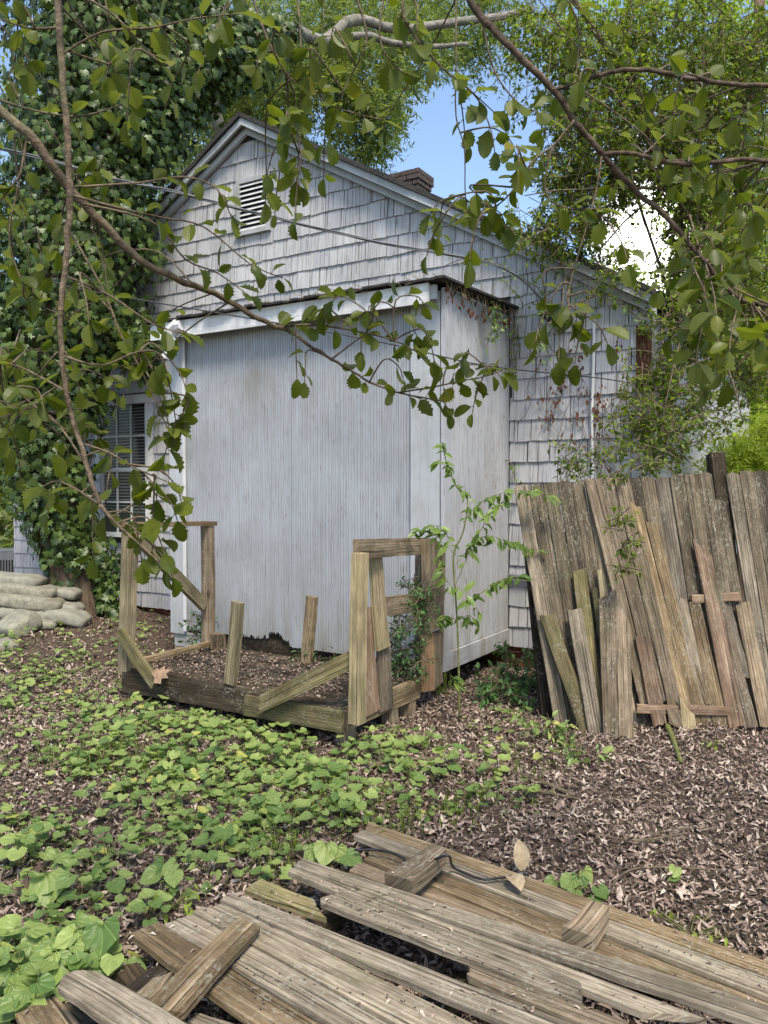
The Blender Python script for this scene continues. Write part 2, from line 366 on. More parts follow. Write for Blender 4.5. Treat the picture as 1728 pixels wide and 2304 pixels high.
# ------------------------------------------------------------------ leaf scattering
def tmpl_simple(w=.5, fold=.12, droop=.1):   # pointed leaf, 6 verts, 4 tris, length 1 along +y
    v = [(0,0,0), (-w/2,.38,fold), (0,.42,0), (w/2,.38,fold), (-w*.36,.72,fold*.7-droop*.5), (w*.36,.72,fold*.7-droop*.5), (0,1,-droop)]
    f = [(0,2,1),(0,3,2),(1,2,4),(2,3,5),(2,6,4),(2,5,6)]
    return np.array(v), f
def tmpl_quad(w=.5, fold=.1):
    return np.array([(0,0,0), (w/2,.45,fold), (0,1,0), (-w/2,.45,fold)]), [(0,1,2),(0,2,3)]
def tmpl_holly(spines=3, w=.46, fold=.10, curl=.12, seed=0):
    r = random.Random(seed); rows = []
    prof = [(0, 0), (.09, .34), (.25, .76), (.42, .96), (.60, 1), (.77, .87), (.91, .56)]
    left = []; right = []; midv = []
    v = [(0, 0, 0)]
    def zz(y, x): return -curl * y * y + fold * abs(x) / w * 2
    mids = []; ls = []; rs = []
    for y, k in prof[1:]:
        hw = w / 2 * k
        mids.append(len(v)); v.append((0, y, -curl*y*y))
        ls.append(len(v)); v.append((-hw, y, zz(y, hw)))
        rs.append(len(v)); v.append((hw, y, zz(y, hw)))
    tip = len(v); v.append((0, 1, -curl)); f = []
    f += [(0, mids[0], ls[0]), (0, rs[0], mids[0])]
    for i in range(len(mids) - 1):
        f += [(mids[i], mids[i+1], ls[i+1], ls[i]), (rs[i], rs[i+1], mids[i+1], mids[i])]
        if spines and i >= 1 and i - 1 < 4 and r.random() < spines / 4:
            for side, arr in ((-1, ls), (1, rs)):
                if r.random() < .85:
                    a, b = v[arr[i]], v[arr[i+1]]; ym = (a[1] + b[1]) / 2 + .035; xm = (a[0] + b[0]) / 2
                    k = len(v); v.append((xm + side * .10, ym, (a[2] + b[2]) / 2 + .05)); f.append((arr[i], arr[i+1], k) if side < 0 else (arr[i], k, arr[i+1]))
    f += [(mids[-1], tip, ls[-1]), (rs[-1], tip, mids[-1])]
    return np.array(v, dtype=float), f
def tmpl_ivy():
    out = [(0,0), (-.30,-.10), (-.52,.22), (-.28,.34), (-.40,.66), (-.13,.62), (0,1), (.13,.62), (.40,.66), (.28,.34), (.52,.22), (.30,-.10)]
    v = [(0, .28, .05)] + [(x, y, -.10 * (x*x*2 + (y-.3)**2)) for x, y in out]
    n = len(out); return np.array(v), [(0, 1 + (i+1) % n, 1 + i) for i in range(n)]
def tmpl_heart(cup=.16, wave=.03, ph=0.):
    out = [(0, .06)]
    pts = [(-.14,-.10), (-.34,-.12), (-.50,.06), (-.52,.30), (-.42,.56), (-.22,.78), (0,.95)]
    out += pts + [(-x, y) for x, y in pts[:-1][::-1]]
    n = len(out); v = [(0, .12, -.03)]
    for s_ in (.5, 1):
        for i, (x, y) in enumerate(out):
            X = x * s_; Y = .12 + (y - .12) * s_
            v.append((X, Y, cup * (X*X + (Y-.3)**2) * 1.3 + (wave * math.sin(i * 2.1 + ph) if s_ == 1 else 0) - .12 * max(0, Y - .5) ** 2 * 4 * .3))
    f = [(0, 1 + (i+1) % n, 1 + i) for i in range(n)]
    f += [(1 + i, 1 + (i+1) % n, 1 + n + (i+1) % n, 1 + n + i) for i in range(n)]
    return np.array(v), f
def frames(dirs, nrms):
    y = dirs / (np.linalg.norm(dirs, axis=1, keepdims=True) + 1e-9)
    x = np.cross(y, nrms); x /= (np.linalg.norm(x, axis=1, keepdims=True) + 1e-9)
    z = np.cross(x, y); return np.stack([x, y, z], axis=2)         # columns
def leaves(name, tm, P, dirs, nrms, sc, mat, parent=None, rv=None, kind='stuff', origin=None):
    tv, tf = tm; N = len(P)
    if N == 0: return None
    P = np.asarray(P, float); R = frames(np.asarray(dirs, float), np.asarray(nrms, float)); sc = np.asarray(sc, float)
    if sc.ndim == 1: sc3 = np.stack([sc, sc, sc], 1)
    else: sc3 = sc
    loc = tv[None, :, :] * sc3[:, None, :]
    W = np.einsum('nij,nkj->nki', R, loc) + P[:, None, :]
    if parent is not None:
        off = parent.location; W = W - np.array([off.x, off.y, off.z])
    k = len(tv); me = bpy.data.meshes.new(name); me.vertices.add(N * k); me.vertices.foreach_set('co', W.reshape(-1).astype(np.float32))
    flat = np.concatenate([np.array(f) for f in tf]); lens = np.array([len(f) for f in tf]); nl = len(flat)
    idx = (flat[None, :] + (np.arange(N) * k)[:, None]).reshape(-1)
    me.loops.add(N * nl); me.loops.foreach_set('vertex_index', idx.astype(np.int32))
    st = np.concatenate([[0], np.cumsum(lens)[:-1]]); starts = (st[None, :] + (np.arange(N) * nl)[:, None]).reshape(-1)
    me.polygons.add(N * len(tf)); me.polygons.foreach_set('loop_start', starts.astype(np.int32))
    me.update(calc_edges=True)
    a = me.attributes.new('rnd', 'FLOAT', 'POINT'); r = rng.random(N) if rv is None else np.asarray(rv); a.data.foreach_set('value', np.repeat(r, k).astype(np.float32))
    ul = me.uv_layers.new(name='UVMap'); uvt = tv[flat][:, :2]; ul.data.foreach_set('uv', np.tile(uvt, (N, 1)).reshape(-1).astype(np.float32))
    me.materials.append(mat); me.validate(); me.update()
    o = bpy.data.objects.new(name, me); col.objects.link(o)
    if parent is not None: o.parent = parent
    if kind: o['kind'] = kind
    return o
def leaf_meshes(tms, mat, nm):
    out_ = []
    for i, (tv, tf) in enumerate(tms):
        me = mesh(nm, [tuple(v) for v in tv], tf, mat, [(v[0], v[1]) for v in tv], (i * .37) % 1.0); out_.append(me)
    return out_
def single_leaf(name, me, p, d, n, s, parent):
    R = frames(np.array([d], float), np.array([n], float))[0]
    Mx = Matrix([[R[0][0]*s, R[0][1]*s, R[0][2]*s, p[0]], [R[1][0]*s, R[1][1]*s, R[1][2]*s, p[1]], [R[2][0]*s, R[2][1]*s, R[2][2]*s, p[2]], [0,0,0,1]])
    return link(name, me, parent, Mx)
def rdir(n): 
    v = rng.normal(size=(n, 3)); return v / np.linalg.norm(v, axis=1, keepdims=True)
# ------------------------------------------------------------------ boards
def qboard(name, parent, a0, a1, b0, b1, T, mat, jag=(0, 0), nl=7, warp=.004, hint=None, seed=None, rv=None, round0=0, bow=0, label=None, flip=False):
    """board whose face is the quad a0 a1 (start edge) b0 b1 (end edge); T thick away from the face"""
    a0, a1, b0, b1 = map(Vector, (a0, a1, b0, b1)); r = rnd
    rv = rnd.uniform(.12, .95) if rv is None else rv
    A = (a0 + a1) / 2; B = (b0 + b1) / 2; x = (B - A).normalized(); yy = ((a1 - a0) + (b1 - b0)); yy = (yy - x * yy.dot(x)).normalized()
    z = x.cross(yy)
    hint = hint or (CAM - A)
    if z.dot(hint) < 0: yy = -yy; z = -z; a0, a1, b0, b1 = a1, a0, b1, b0
    Mx = Matrix(((x.x, yy.x, z.x, A.x), (x.y, yy.y, z.y, A.y), (x.z, yy.z, z.z, A.z), (0, 0, 0, 1)))
    inv = Mx.inverted(); q = [inv @ p for p in (a0, a1, b0, b1)]
    na = 7 if (jag[0] or jag[1] or round0) else 3
    vs = []; uv = []; top = []; bot = []
    sl0, sl1 = r.uniform(-1, 1), r.uniform(-1, 1); j0 = [jag[0] * (.35 + .35 * sl0 * (2*k/(na-1)-1) + r.uniform(0, .3)) for k in range(na)]; j1 = [-jag[1] * (.35 + .35 * sl1 * (2*k/(na-1)-1) + r.uniform(0, .3)) for k in range(na)]
    ph = r.uniform(0, 6)
    for i in range(nl + 1):
        u = i / nl
        for k in range(na):
            v = k / (na - 1)
            p = (q[0] * (1 - v) + q[1] * v) * (1 - u) + (q[2] * (1 - v) + q[3] * v) * u
            if i == 0: p.x += j0[k] + round0 * (2*v-1)**2
            if i == nl: p.x += j1[k]
            if k in (0, na - 1) and 0 < i < nl: p.y += r.uniform(-1, 1) * .0022
            zt = warp * math.sin(ph + u * 4) + bow * math.sin(u * math.pi) - (.0015 if k in (0, na-1) else 0)
            top.append((p.x, p.y, zt)); bot.append((p.x, p.y, zt - T))
    n = len(top); vs = top + bot
    uv = [(p[0], p[1]) for p in top] + [(p[0], p[1] + T) for p in bot]
    fs = []
    for i in range(nl):
        for k in range(na - 1):
            a = i*na+k; fs.append((a, a+na, a+na+1, a+1)); fs.append((n+a, n+a+1, n+a+na+1, n+a+na))
    for i in range(nl):
        a = i*na; fs.append((a, n+a, n+a+na, a+na)); a = i*na + na-1; fs.append((a, a+na, n+a+na, n+a))
    for k in range(na-1):
        fs.append((k, k+1, n+k+1, n+k)); a = nl*na+k; fs.append((a, n+a, n+a+1, a+1))
    me = mesh(name, vs, fs, mat, uv, rv); o = link(name, me, parent, Mx)
    if label: o['label'] = label
    return o
def beam(name, parent, p0, p1, w, h, side, mat, **k):
    """square-cut timber from p0 to p1 (centre line); w across 'side', h the other way"""
    p0, p1, side = Vector(p0), Vector(p1), Vector(side); x = (p1 - p0).normalized(); s_ = (side - x * side.dot(x)).normalized(); n = x.cross(s_)
    if n.dot(CAM - p0) < 0: n = -n
    o = n * (h / 2)
    return qboard(name, parent, p0 - s_*w/2 + o, p0 + s_*w/2 + o, p1 - s_*w/2 + o, p1 + s_*w/2 + o, h, mat, hint=n, **k)
# ------------------------------------------------------------------ the house (house frame: t left, s in, z up; S0 = gable wall)
S0 = on_t(*D(1098, 1353), 0)[0]
house = empty('shingled_house', H(3, S0, 0), 'weathered grey house with cedar shingle gable and a boarded-up bump-out behind the broken porch', 'house')
HM = Matrix.Translation(C0) @ Rhouse()                # local (t, s, z) -> world ; note det < 0 handled by face order only for look
def hb(name, mat, parent, boxes, **k):
    m = MB()
    for (t0, t1, s0, s1, z0, z1) in boxes: m.box((t0, s0, z0), (t1, s1, z1), M=HM)
    mid = HM @ Vector(((boxes[0][0]+boxes[0][1])/2, (boxes[0][2]+boxes[0][3])/2, (boxes[0][4]+boxes[0][5])/2))
    Mx = Matrix.Translation(mid)
    return m.build(name, mat, parent, Mx, inv=Mx.inverted())
tA, zA = on_s(*D(540, 276), S0)                       # apex of the gable
tR = on_s(*D(1402, 700), S0)[0]; zR = on_s(*D(1402, 650), S0)[1]
slope = (zA - zR) / (tA - tR); tL = 2 * tA - tR
zf = 0.20                                             # foot of the shingles
print('S0', S0, 'apex', tA, zA, 'right', tR, zR, 'slope', slope, 'left', tL)
def ztop(t): return zA - slope * abs(t - tA)
# sheathing behind the shingles and body
m = MB()
def hv(t, s, z): return HM @ Vector((t, s, z))
DEP = 7.0
vs = [hv(tR+.02, S0, zf), hv(tL-.02, S0, zf), hv(tL-.02, S0, zR-.03), hv(tA, S0, zA-.05), hv(tR+.02, S0, zR-.03)]
vs += [hv(tR+.02, S0+DEP, zf), hv(tL-.02, S0+DEP, zf), hv(tL-.02, S0+DEP, zR-.03), hv(tA, S0+DEP, zA-.05), hv(tR+.02, S0+DEP, zR-.03)]
m.add(vs, [(0,1,2,3,4), (9,8,7,6,5), (0,4,9,5), (1,6,7,2), (0,5,6,1)]); wallo = m.build('wall', M['shingle'], house)
sm_ = MB(); sm_.add([v - Vector((V.x, V.y, 0)) * .002 for v in vs[:5]], [(0,1,2,3,4)]); sm_.build('sheathing', simple('dark_gap_shade', (.05, .047, .044), .95), house)  # dark plane added behind; its colour puts shade into the shingle gaps
hb('foundation', M['redbrick'], house, [(tR+.06, tL-.06, S0+.06, S0+DEP-.06, -.2, zf)])
# roof slabs
for sgn, nm in ((-1, 'r'), (1, 'l')):
    te = tA + sgn * (tA - tR + .07); ze = zA - slope * (tA - tR + .07); th = .05; m = MB(); up = .105
    s0, s1 = S0 - .17, S0 + DEP + .2
    n = 26; ps = []
    for i in range(n + 1):
        u = i / n; ps.append((tA + (te - tA) * u, zA + up + (ze - zA) * u, s0 - rnd.uniform(0, .035)))
    vs = []; 
    for (t, z, s_) in ps: vs += [hv(t, s_, z), hv(t, s_, z - th), hv(t, s1, z), hv(t, s1, z - th)]
    fs = []
    for i in range(n):
        a = i*4; b = a+4; fs += [(a, b, b+1, a+1), (a, a+2, b+2, b), (a+1, b+1, b+3, a+3), (a+2, a+3, b+3, b+2)]
    fs += [(0, 1, 3, 2), (n*4, n*4+2, n*4+3, n*4+1)]
    m.add(vs, fs); m.build('roof', M['roof'], house)
    # barge board and moulding under it
    for (off0, off1, sa, sb, mt) in ((.050, -.025, S0-.155, S0-.125, 'trim'), (-.025, -.095, S0-.075, S0-.032, 'trim')):
        m = MB(); a = (tA, zA + off0), (tA, zA + off1); b = (te, ze + off0), (te, ze + off1)
        vs = [hv(a[0][0], sa, a[0][1]), hv(b[0][0], sa, b[0][1]), hv(b[1][0], sa, b[1][1]), hv(a[1][0], sa, a[1][1]),
              hv(a[0][0], sb, a[0][1]), hv(b[0][0], sb, b[0][1]), hv(b[1][0], sb, b[1][1]), hv(a[1][0], sb, a[1][1])]
        uv = [(0, 0), (5, 0), (5, .12), (0, .12)] * 2
        m.add(vs, [(0,1,2,3), (7,6,5,4), (0,4,5,1), (3,2,6,7), (1,5,6,2), (0,3,7,4)], uv); m.build('barge_board', M[mt], house)
    m = MB(); a = zA - .02; b = ze - .02
    m.add([hv(tA, S0-.125, zA+.05), hv(te, S0-.125, ze+.05), hv(te, S0+.02, ze+.05), hv(tA, S0+.02, zA+.05)], [(0,1,2,3)]); m.build('soffit', M['trim'], house)
# shingle courses
WT0, WT1 = on_s(*D(322, 1000), S0)[0], on_s(*D(222, 1000), S0)[0]
WZ0, WZ1 = on_s(*D(275, 1150), S0)[1], on_s(*D(300, 876), S0)[1]
VT0, VT1 = on_s(*D(578, 440), S0)[0], on_s(*D(521, 440), S0)[0]
VZ1 = on_s(*D(550, 392), S0)[1]; VZ0 = on_s(*D(550, 497), S0)[1]
BT = on_s(*D(372, 1300), 0)[0]                        # bump-out width
print('window', WT0, WT1, WZ0, WZ1, 'vent', VT0, VT1, VZ0, VZ1, 'BT', BT)
EXP = .188
cand = []
row = 0; z = zf - .03
while z < zA - .2:
    z1 = min(z + EXP, 9)
    t = tR - .0 - rnd.uniform(0, .05)
    cuts = []
    while t < tL:
        w = rnd.choice([rnd.uniform(.07, .12), rnd.uniform(.12, .21), rnd.uniform(.16, .24)]); cuts.append((t, t + w)); t += w + rnd.uniform(.003, .010)
    for (a, b) in cuts:
        a = max(a, tR); b = min(b, tL)
        # clip against openings
        segs = [(a, b)]
        if z < 3.2: segs = [(max(p, BT + .01), q) if p > -.01 else (p, min(q, -.012)) for p, q in segs if not (p > -.01 and q < BT + .01)]
        if z + EXP > WZ0 - .06 and z < WZ1 + .05: segs = sum([[(p, min(q, WT0 - .09)), (max(p, WT1 + .09), q)] for p, q in segs], [])
        if z + EXP * .6 > VZ0 - .04 and z + EXP * .4 < VZ1 + .04: segs = sum([[(p, min(q, VT0 - .045)), (max(p, VT1 + .045), q)] for p, q in segs], [])
        for (p, q) in segs:
            if q - p < .02: continue
            top = max(min(z1 + .02, ztop(p) - .05), min(z1 + .02, ztop(q) - .05))
            if top - z < .02: continue
            cand.append((p, q, z + rnd.choice([0, 0, 0, 0, rnd.uniform(-.010, .006)]), ztop(p) - .05, ztop(q) - .05, z1 + .02, row))
    z += EXP; row += 1
def shingle_geo(c):
    p, q, z0, tp, tq, z1, row = c; k = rnd.uniform(.010, .017); tilt = rnd.uniform(-.004, .004)
    zl, zr = max(min(z1, tp), z0 + .004), max(min(z1, tq), z0 + .004)
    # wedge: thick at the butt, thin at the top; slightly uneven lower edge with a notch or two
    n = 3; vs = []; off = (rnd.random() * 5, rnd.random() * 5)
    zs = [min(z0 + tilt * (i / n - .5) * 2 + rnd.uniform(-.003, .003), zl + (zr - zl) * i / n - .001) for i in range(n + 1)]
    back = S0 + .002
    pts = []; uv = []
    cup = rnd.uniform(-.003, .004)
    for i in range(n + 1):
        t = p + (q - p) * i / n; zt = zl + (zr - zl) * i / n; b = cup * (1 - (2*i/n-1)**2)
        pts += [(t, S0 - k - .006 - b, zs[i]), (t, back, zs[i]), (t, S0 - .004, zt)]
        uv += [(zs[i], t), (zs[i] - .02, t), (zt, t)]
    fs = []
    for i in range(n):
        a = i*3; b = a+3; fs += [(a, b, b+2, a+2), (a, a+1, b+1, b)]
    fs += [(0, 2, 1), (n*3, n*3+1, n*3+2)]
    return [hv(*x) for x in pts], fs, uv
def vis(c):
    x, y, d = proj(hv((c[0]+c[1])/2, S0, c[2] + .08))
    if not (-30 < x < SW + 30 and -30 < y < SH + 30): return 0
    if x < 330 and y < 880: return .1                    # under the ivy
    if x > 1150 and y > 1090: return .3
    return (c[1] - c[0]) / d * 1000
cand.sort(key=vis, reverse=True)
for i, c in enumerate(cand[:300]):
    vs, fs, uv = shingle_geo(c); o = Vector(vs[0]); r = rnd.random()
    me = mesh('shingle', [v - o for v in vs], fs, M['shingle'], uv, r); link('shingle', me, house, Matrix.Translation(o))
m = MB()
for c in cand[300:]:
    if vis(c) == 0: continue
    vs, fs, uv = shingle_geo(c); m.add(vs, fs, uv)
o = m.build('shingle', M['shingle'], house); o['kind'] = 'stuff'
print('shingles', len(cand))
hb('corner_board', M['trim'], house, [(tR - .03, tR + .0, S0 - .03, S0 + .10, 1.2, 3.05)])
rc = on_s(*D(1388, 772), S0)
m = MB()
for k in range(9):
    a = tR - .03 + k * .014; m.box((a, S0 - .042 - rnd.uniform(0, .02), rc[1] - .22 - rnd.uniform(0, .06)), (a + .012, S0 - .02, rc[1] + .22 + rnd.uniform(-.07, .05)), M=HM)
Mx = Matrix.Translation(hv(tR, S0, rc[1])); o = m.build('rotten_corner', M['rust'], house, Mx, inv=Mx.inverted()); o['label'] = 'rotted red-brown hole in the shingle corner'
# vent with louvres
vent = hb('vent', M['trim'], house, [(VT0-.045, VT0, S0-.035, S0, VZ0-.04, VZ1+.05), (VT1, VT1+.045, S0-.035, S0, VZ0-.04, VZ1+.05),
      (VT0, VT1, S0-.035, S0, VZ1, VZ1+.05), (VT0-.06, VT1+.06, S0-.055, S0, VZ0-.05, VZ0-.001)])
hb('vent_backing', M['dark'], vent, [(VT0, VT1, S0-.004, S0-.001, VZ0, VZ1)])
for k in range(10):
    zz = VZ0 + (k + .5) * (VZ1 - VZ0) / 10; a = hv(VT0+.002, 0, 0); m = MB()
    vs = [hv(VT0+.001, S0-.032, zz-.012), hv(VT1-.001, S0-.032, zz-.012), hv(VT1-.001, S0-.005, zz+.018), hv(VT0+.001, S0-.005, zz+.018)]
    vs += [v + Vector((0, 0, -.007)) for v in vs]
    m.add(vs, [(0,1,2,3),(7,6,5,4),(0,4,5,1),(1,5,6,2),(2,6,7,3),(3,7,4,0)]); Mx = Matrix.Translation(vs[0]); m.build('louvre_slat', M['white'], vent, Mx, inv=Mx.inverted())
# window
mid = (WZ0 + WZ1) / 2
win = hb('window', M['white'], house, [(WT0-.09, WT0, S0-.05, S0, WZ0, WZ1+.02), (WT1, WT1+.09, S0-.05, S0, WZ0, WZ1+.02), (WT0-.11, WT1+.11, S0-.06, S0, WZ1+.02, WZ1+.13),
     (WT0, WT1, S0-.03, S0-.002, mid-.025, mid+.025), (WT0, WT0+.04, S0-.028, S0-.003, WZ0, mid-.025), (WT1-.04, WT1, S0-.028, S0-.003, WZ0, mid-.025), (WT0, WT0+.04, S0-.028, S0-.003, mid+.025, WZ1+.02), (WT1-.04, WT1, S0-.028, S0-.003, mid+.025, WZ1+.02)])
hb('sill', M['white'], win, [(WT0-.13, WT1+.13, S0-.10, S0, WZ0-.055, WZ0-.001)])
tw = WT1 - WT0 - .08
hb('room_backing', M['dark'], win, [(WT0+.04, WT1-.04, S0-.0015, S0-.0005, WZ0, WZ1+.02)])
for half, (za, zb) in enumerate(((WZ0, mid-.025), (mid+.025, WZ1+.02))):
    for k in range(1, 3): hb('muntin', M['white'], win, [(WT0+.04+tw*k/3-.011, WT0+.04+tw*k/3+.011, S0-.026, S0-.004, za, zb)])
    hb('muntin', M['white'], win, [(WT0+.04, WT1-.04, S0-.024, S0-.005, (za+zb)/2-.011, (za+zb)/2+.011)])
    for i in range(3):
        for j in range(2):
            hb('pane', M['glass'], win, [(WT0+.051+tw*i/3, WT0+.029+tw*(i+1)/3, S0-.0135, S0-.0115, za+(zb-za)*j/2+.005, za+(zb-za)*(j+1)/2-.005)])
m = MB()
for k in range(34):
    zz = WZ0 + .25 + k * (WZ1 - WZ0 - .25) / 34
    m.box((WT0+.05, S0-.0105, zz), (WT1-.05, S0-.0085, zz+.012), M=HM)
# the blind hangs in front of the pane plane from inside: it shows as pale slats
m.build('blind', M['blind'], win)
# chimney
P = ony(*D(887, 400), 12.0); d_ = P - C0; ct, cs = -d_.dot(U), d_.dot(V)
ctop = on_s(*D(887, 379), cs)[1]
w2, dd2 = .24, .21
chim = hb('chimney', M['mortar'], house, [(ct-w2+.01, ct+w2-.01, cs-dd2+.01, cs+dd2-.01, zA-.6, ctop-.03)])
bh = .075; k = 0; z = ctop - .08
while z > zA - .35:
    off = .0 if k % 2 else .11; g_ = .03 if k < 2 else (.015 if k == 2 else 0)
    W_, D_ = w2 + g_, dd2 + g_
    t = ct - W_ - off
    while t < ct + W_:
        a, b = max(t, ct - W_), min(t + .21, ct + W_)
        if b - a > .03: hb('brick', M['brick'], chim, [(a, b - .01, cs - D_, cs - D_ + .09, z, z + bh - .012)])
        t += .22
    s_ = cs - D_ + .1 - off * .8
    while s_ < cs + D_:
        a, b = max(s_, cs - D_ + .1), min(s_ + .2, cs + D_)
        if b - a > .03: hb('brick', M['brick'], chim, [(ct - W_, ct - W_ + .09, a, b - .01, z, z + bh - .012)])
        s_ += .21
    z -= bh; k += 1
# ---- bump-out
zb_front = on_s(*D(500, 1372), 0)[1]; zs_bot = .19; ZT = 3.14
def profile_panel(name, t0, t1, zbot, ztopv, mat, axis='t', pitch=.026, depth=.006, side=0.0, parent=house, label=None):
    """grooved plywood sheet: every groove is cut into the face; zbot may be a function"""
    vs = []; uv = []; fs = []; x = t0; cols = []
    while x < t1 - 1e-6:
        p = pitch * rnd.uniform(.75, 1.25); gw = p * rnd.uniform(.2, .35); e = min(x + p, t1); ge = min(x + p - gw, t1)
        cols += [(x, 0), (ge, 0)]
        if ge < e: cols += [(ge + .001, depth), (e - .001, depth)]
        x = e
    cols.append((t1, 0)); off = rnd.random() * 9
    for (x, d) in cols:
        zb = zbot(x) if callable(zbot) else zbot
        for zz in (zb, .8, 1.5, 2.3, ztopv):
            vs.append(hv(x, d, zz) if axis == 't' else hv(side + d, x, zz)); uv.append((zz + off, x))
    for i in range(len(cols) - 1):
        for j in range(4):
            a = i*5+j; fs.append((a, a+5, a+6, a+1) if axis == 't' else (a, a+1, a+6, a+5))
    # back face so the ragged edge reads as a sheet
    b = len(vs); n = len(cols)
    for i, (x, d) in enumerate(cols):
        zb = zbot(x) if callable(zbot) else zbot
        if 0: pass
        vs += [hv(x, .016, vs[i*5].z if hasattr(vs[i*5], 'z') else zb) if axis == 't' else hv(side + .016, x, vs[i*5].z)]; uv.append((zb, x))
    for i in range(n - 1): fs.append((i*5, b+i, b+i+1, (i+1)*5))
    o = Vector(vs[0]); me = mesh(name, [v - o for v in vs], fs, mat, uv, rnd.random()); ob = link(name, me, parent, Matrix.Translation(o))
    if label: ob['label'] = label
    return ob
seamA = on_s(*D(630, 1200), 0)[0]; seamL = on_s(*D(403, 1200), 0)[0]; seamR = on_s(*D(890, 1200), 0)[0]
zr0, zr1 = on_s(*D(620, 1375), 0)[0], on_s(*D(520, 1375), 0)[0]
jag_cache = {}
def ragged(t):
    if zr0 - .02 < t < zr1 + .12:
        c = (t - zr0) / (zr1 - zr0)
        return zb_front + rnd.uniform(-.01, .035) + .06 * math.exp(-((c - .25) / .16) ** 2)
    return zb_front + rnd.uniform(-.003, .006) + (-.035 if t < zr0 else 0)
profile_panel('wall_panel', seamR, seamA - .003, lambda t: zb_front - .045 + rnd.uniform(-.003, .006), ZT, M['panel'])
profile_panel('wall_panel', seamA, seamL, ragged, ZT, M['panel'], label='panel with rotted ragged lower edge')
hb('corner_board', M['trim'], house, [(seamL, BT, -.022, .02, zb_front-.04, ZT)])
hb('corner_strip', M['white'], house, [(seamL-.02, seamL+.012, -.034, -.0225, zb_front-.01, ZT)])
hb('corner_board', M['trim'], house, [(.025, seamR, -.024, .02, zb_front-.10, ZT)])
hb('corner_board', M['sidepanel'], house, [(-.02, .012, -.03, .09, zb_front-.0, ZT+.02)])
sD = S0
ztr = on_t(*D(960, 1409), 0)[1]
profile_panel('wall_panel', .09, S0, ztr, ZT + .05, M['sidepanel'], axis='s', side=0.0, pitch=.034, depth=.005, label='side panel with vertical peeling cracks')
hb('skirt_board', M['sidepanel'], house, [(-.022, .012, -.025, S0-.01, zs_bot, ztr-.006)])
hb('skirt_board', M['w_dark'], house, [(.02, BT-.12, .03, .07, .07, zb_front+.12)])
hb('bump_out_core', M['dark'], house, [(.03, BT-.03, .075, S0-.005, .16, ZT)])
hb('pier_block', M['trim'], house, [(BT-.42, BT-.03, .0, .03, .10, zb_front-.03)]); hb('pier_block', M['w_pale'], house, [(BT-.35, BT-.03, .0, .03, -.06, .09)])
hb('wall_return', M['trim'], house, [(BT-.02, BT, .02, S0-.005, zb_front-.02, ZT)])
# shed roof over the bump-out with fascia
zF = on_s(*D(925, 612), -.12)[1]; zFb = on_s(*D(925, 655), -.12)[1]
tFr = on_s(*D(928, 640), -.12)[0]
hb('fascia_board', M['white'], house, [(tFr, BT+.12, -.14, -.115, zFb, zF)])
hb('fascia_board', M['trim'], house, [(tFr - .045, tFr + .10, -.112, -.075, zFb + .03, zF - .012)])
hb('soffit', M['trim'], house, [(tFr+.03, BT+.1, -.113, -.001, ZT-.02, ZT-.005)])
m = MB(); n = 40
for i in range(n):
    t0_, t1_ = -.10 + (BT + .3) * i / n, -.10 + (BT + .3) * (i + 1) / n
    f = -.17 - rnd.uniform(0, .035); zz = zF + .004 + rnd.uniform(0, .012)
    vs = [hv(t0_, f, zz), hv(t1_, f, zz), hv(t1_, S0-.02, zz+.06), hv(t0_, S0-.02, zz+.06)]; vs += [v + Vector((0, 0, .018)) for v in vs]
    m.add(vs, [(0,1,2,3),(7,6,5,4),(0,4,5,1),(1,5,6,2),(2,6,7,3),(3,7,4,0)])
Mx = Matrix.Translation(hv(1.5, .3, zF)); o = m.build('porch_roof', M['roof'], house, Mx, inv=Mx.inverted()); o['label'] = 'sagging tar roof edge over the bump-out'
m = MB()
for i in range(60):       # straw and rotten fibre hanging under the side edge
    s_ = rnd.uniform(-.1, S0 - .05); L_ = rnd.uniform(.03, .16); a = hv(-.03 - rnd.uniform(0, .05), s_, ZT + .09)
    m.tube([a, a + Vector((rnd.uniform(-.02, .02), rnd.uniform(-.02, .02), -L_ * .5)), a + Vector((rnd.uniform(-.05, .05), rnd.uniform(-.04, .04), -L_))], .0035, 3)
for i in range(70):
    t_ = rnd.uniform(-.05, 2.2); a = hv(t_, -.15 - rnd.uniform(0, .03), zF + .02)
    m.tube([a, a + Vector((rnd.uniform(-.12, .12), rnd.uniform(-.05, .05), rnd.uniform(-.03, .03)))], .003, 3)
m.build('roof_debris', M['w_brown'], house)['kind'] = 'stuff'
# conduit, pipes, downspout remnant
t_, z_ = on_s(*D(1283, 760), S0 - .04); t2, z2 = on_s(*D(1281, 1020), S0 - .04)
m = MB(); m.tube([hv(t_, S0-.04, z_+.25), hv(t_, S0-.045, z_), hv(t_+.012, S0-.045, (z_+z2)/2), hv(t2+.005, S0-.04, z2), hv(t2, S0-.04, .4)], .0135, 8)
m.build('conduit', M['white'], house, smooth=True)
t_, z_ = on_s(*D(1115, 1246), S0 - .05)
m = MB(); m.tube([hv(-.02, S0-.05, z_), hv(-1.0, S0-.05, z_+.0)], .022, 10); m.build('pipe', M['metal'], house, smooth=True)
m = MB(); a = Vector((0, 0, 0)); p = lambda x, y: (lambda q: hv(q[0], -.17, q[1]))(on_s(*D(x, y), -.17))
m.tube([p(384, 700), p(372, 712), p(368, 730), p(375, 745)], [.055, .058, .05, .045], 8); m.tube([p(376, 738), p(370, 755), p(362, 772)], [.045, .05, .062], 8)
m.tube([p(392, 702), p(380, 706)], .05, 8)
Mx = Matrix.Translation(p(372, 730)); o = m.build('downspout_elbow', M['white'], house, Mx, inv=Mx.inverted()); o['label'] = 'crushed white gutter elbow hanging off the fascia end'
t_, z_ = on_s(*D(1196, 685), S0 - .1)
m = MB()
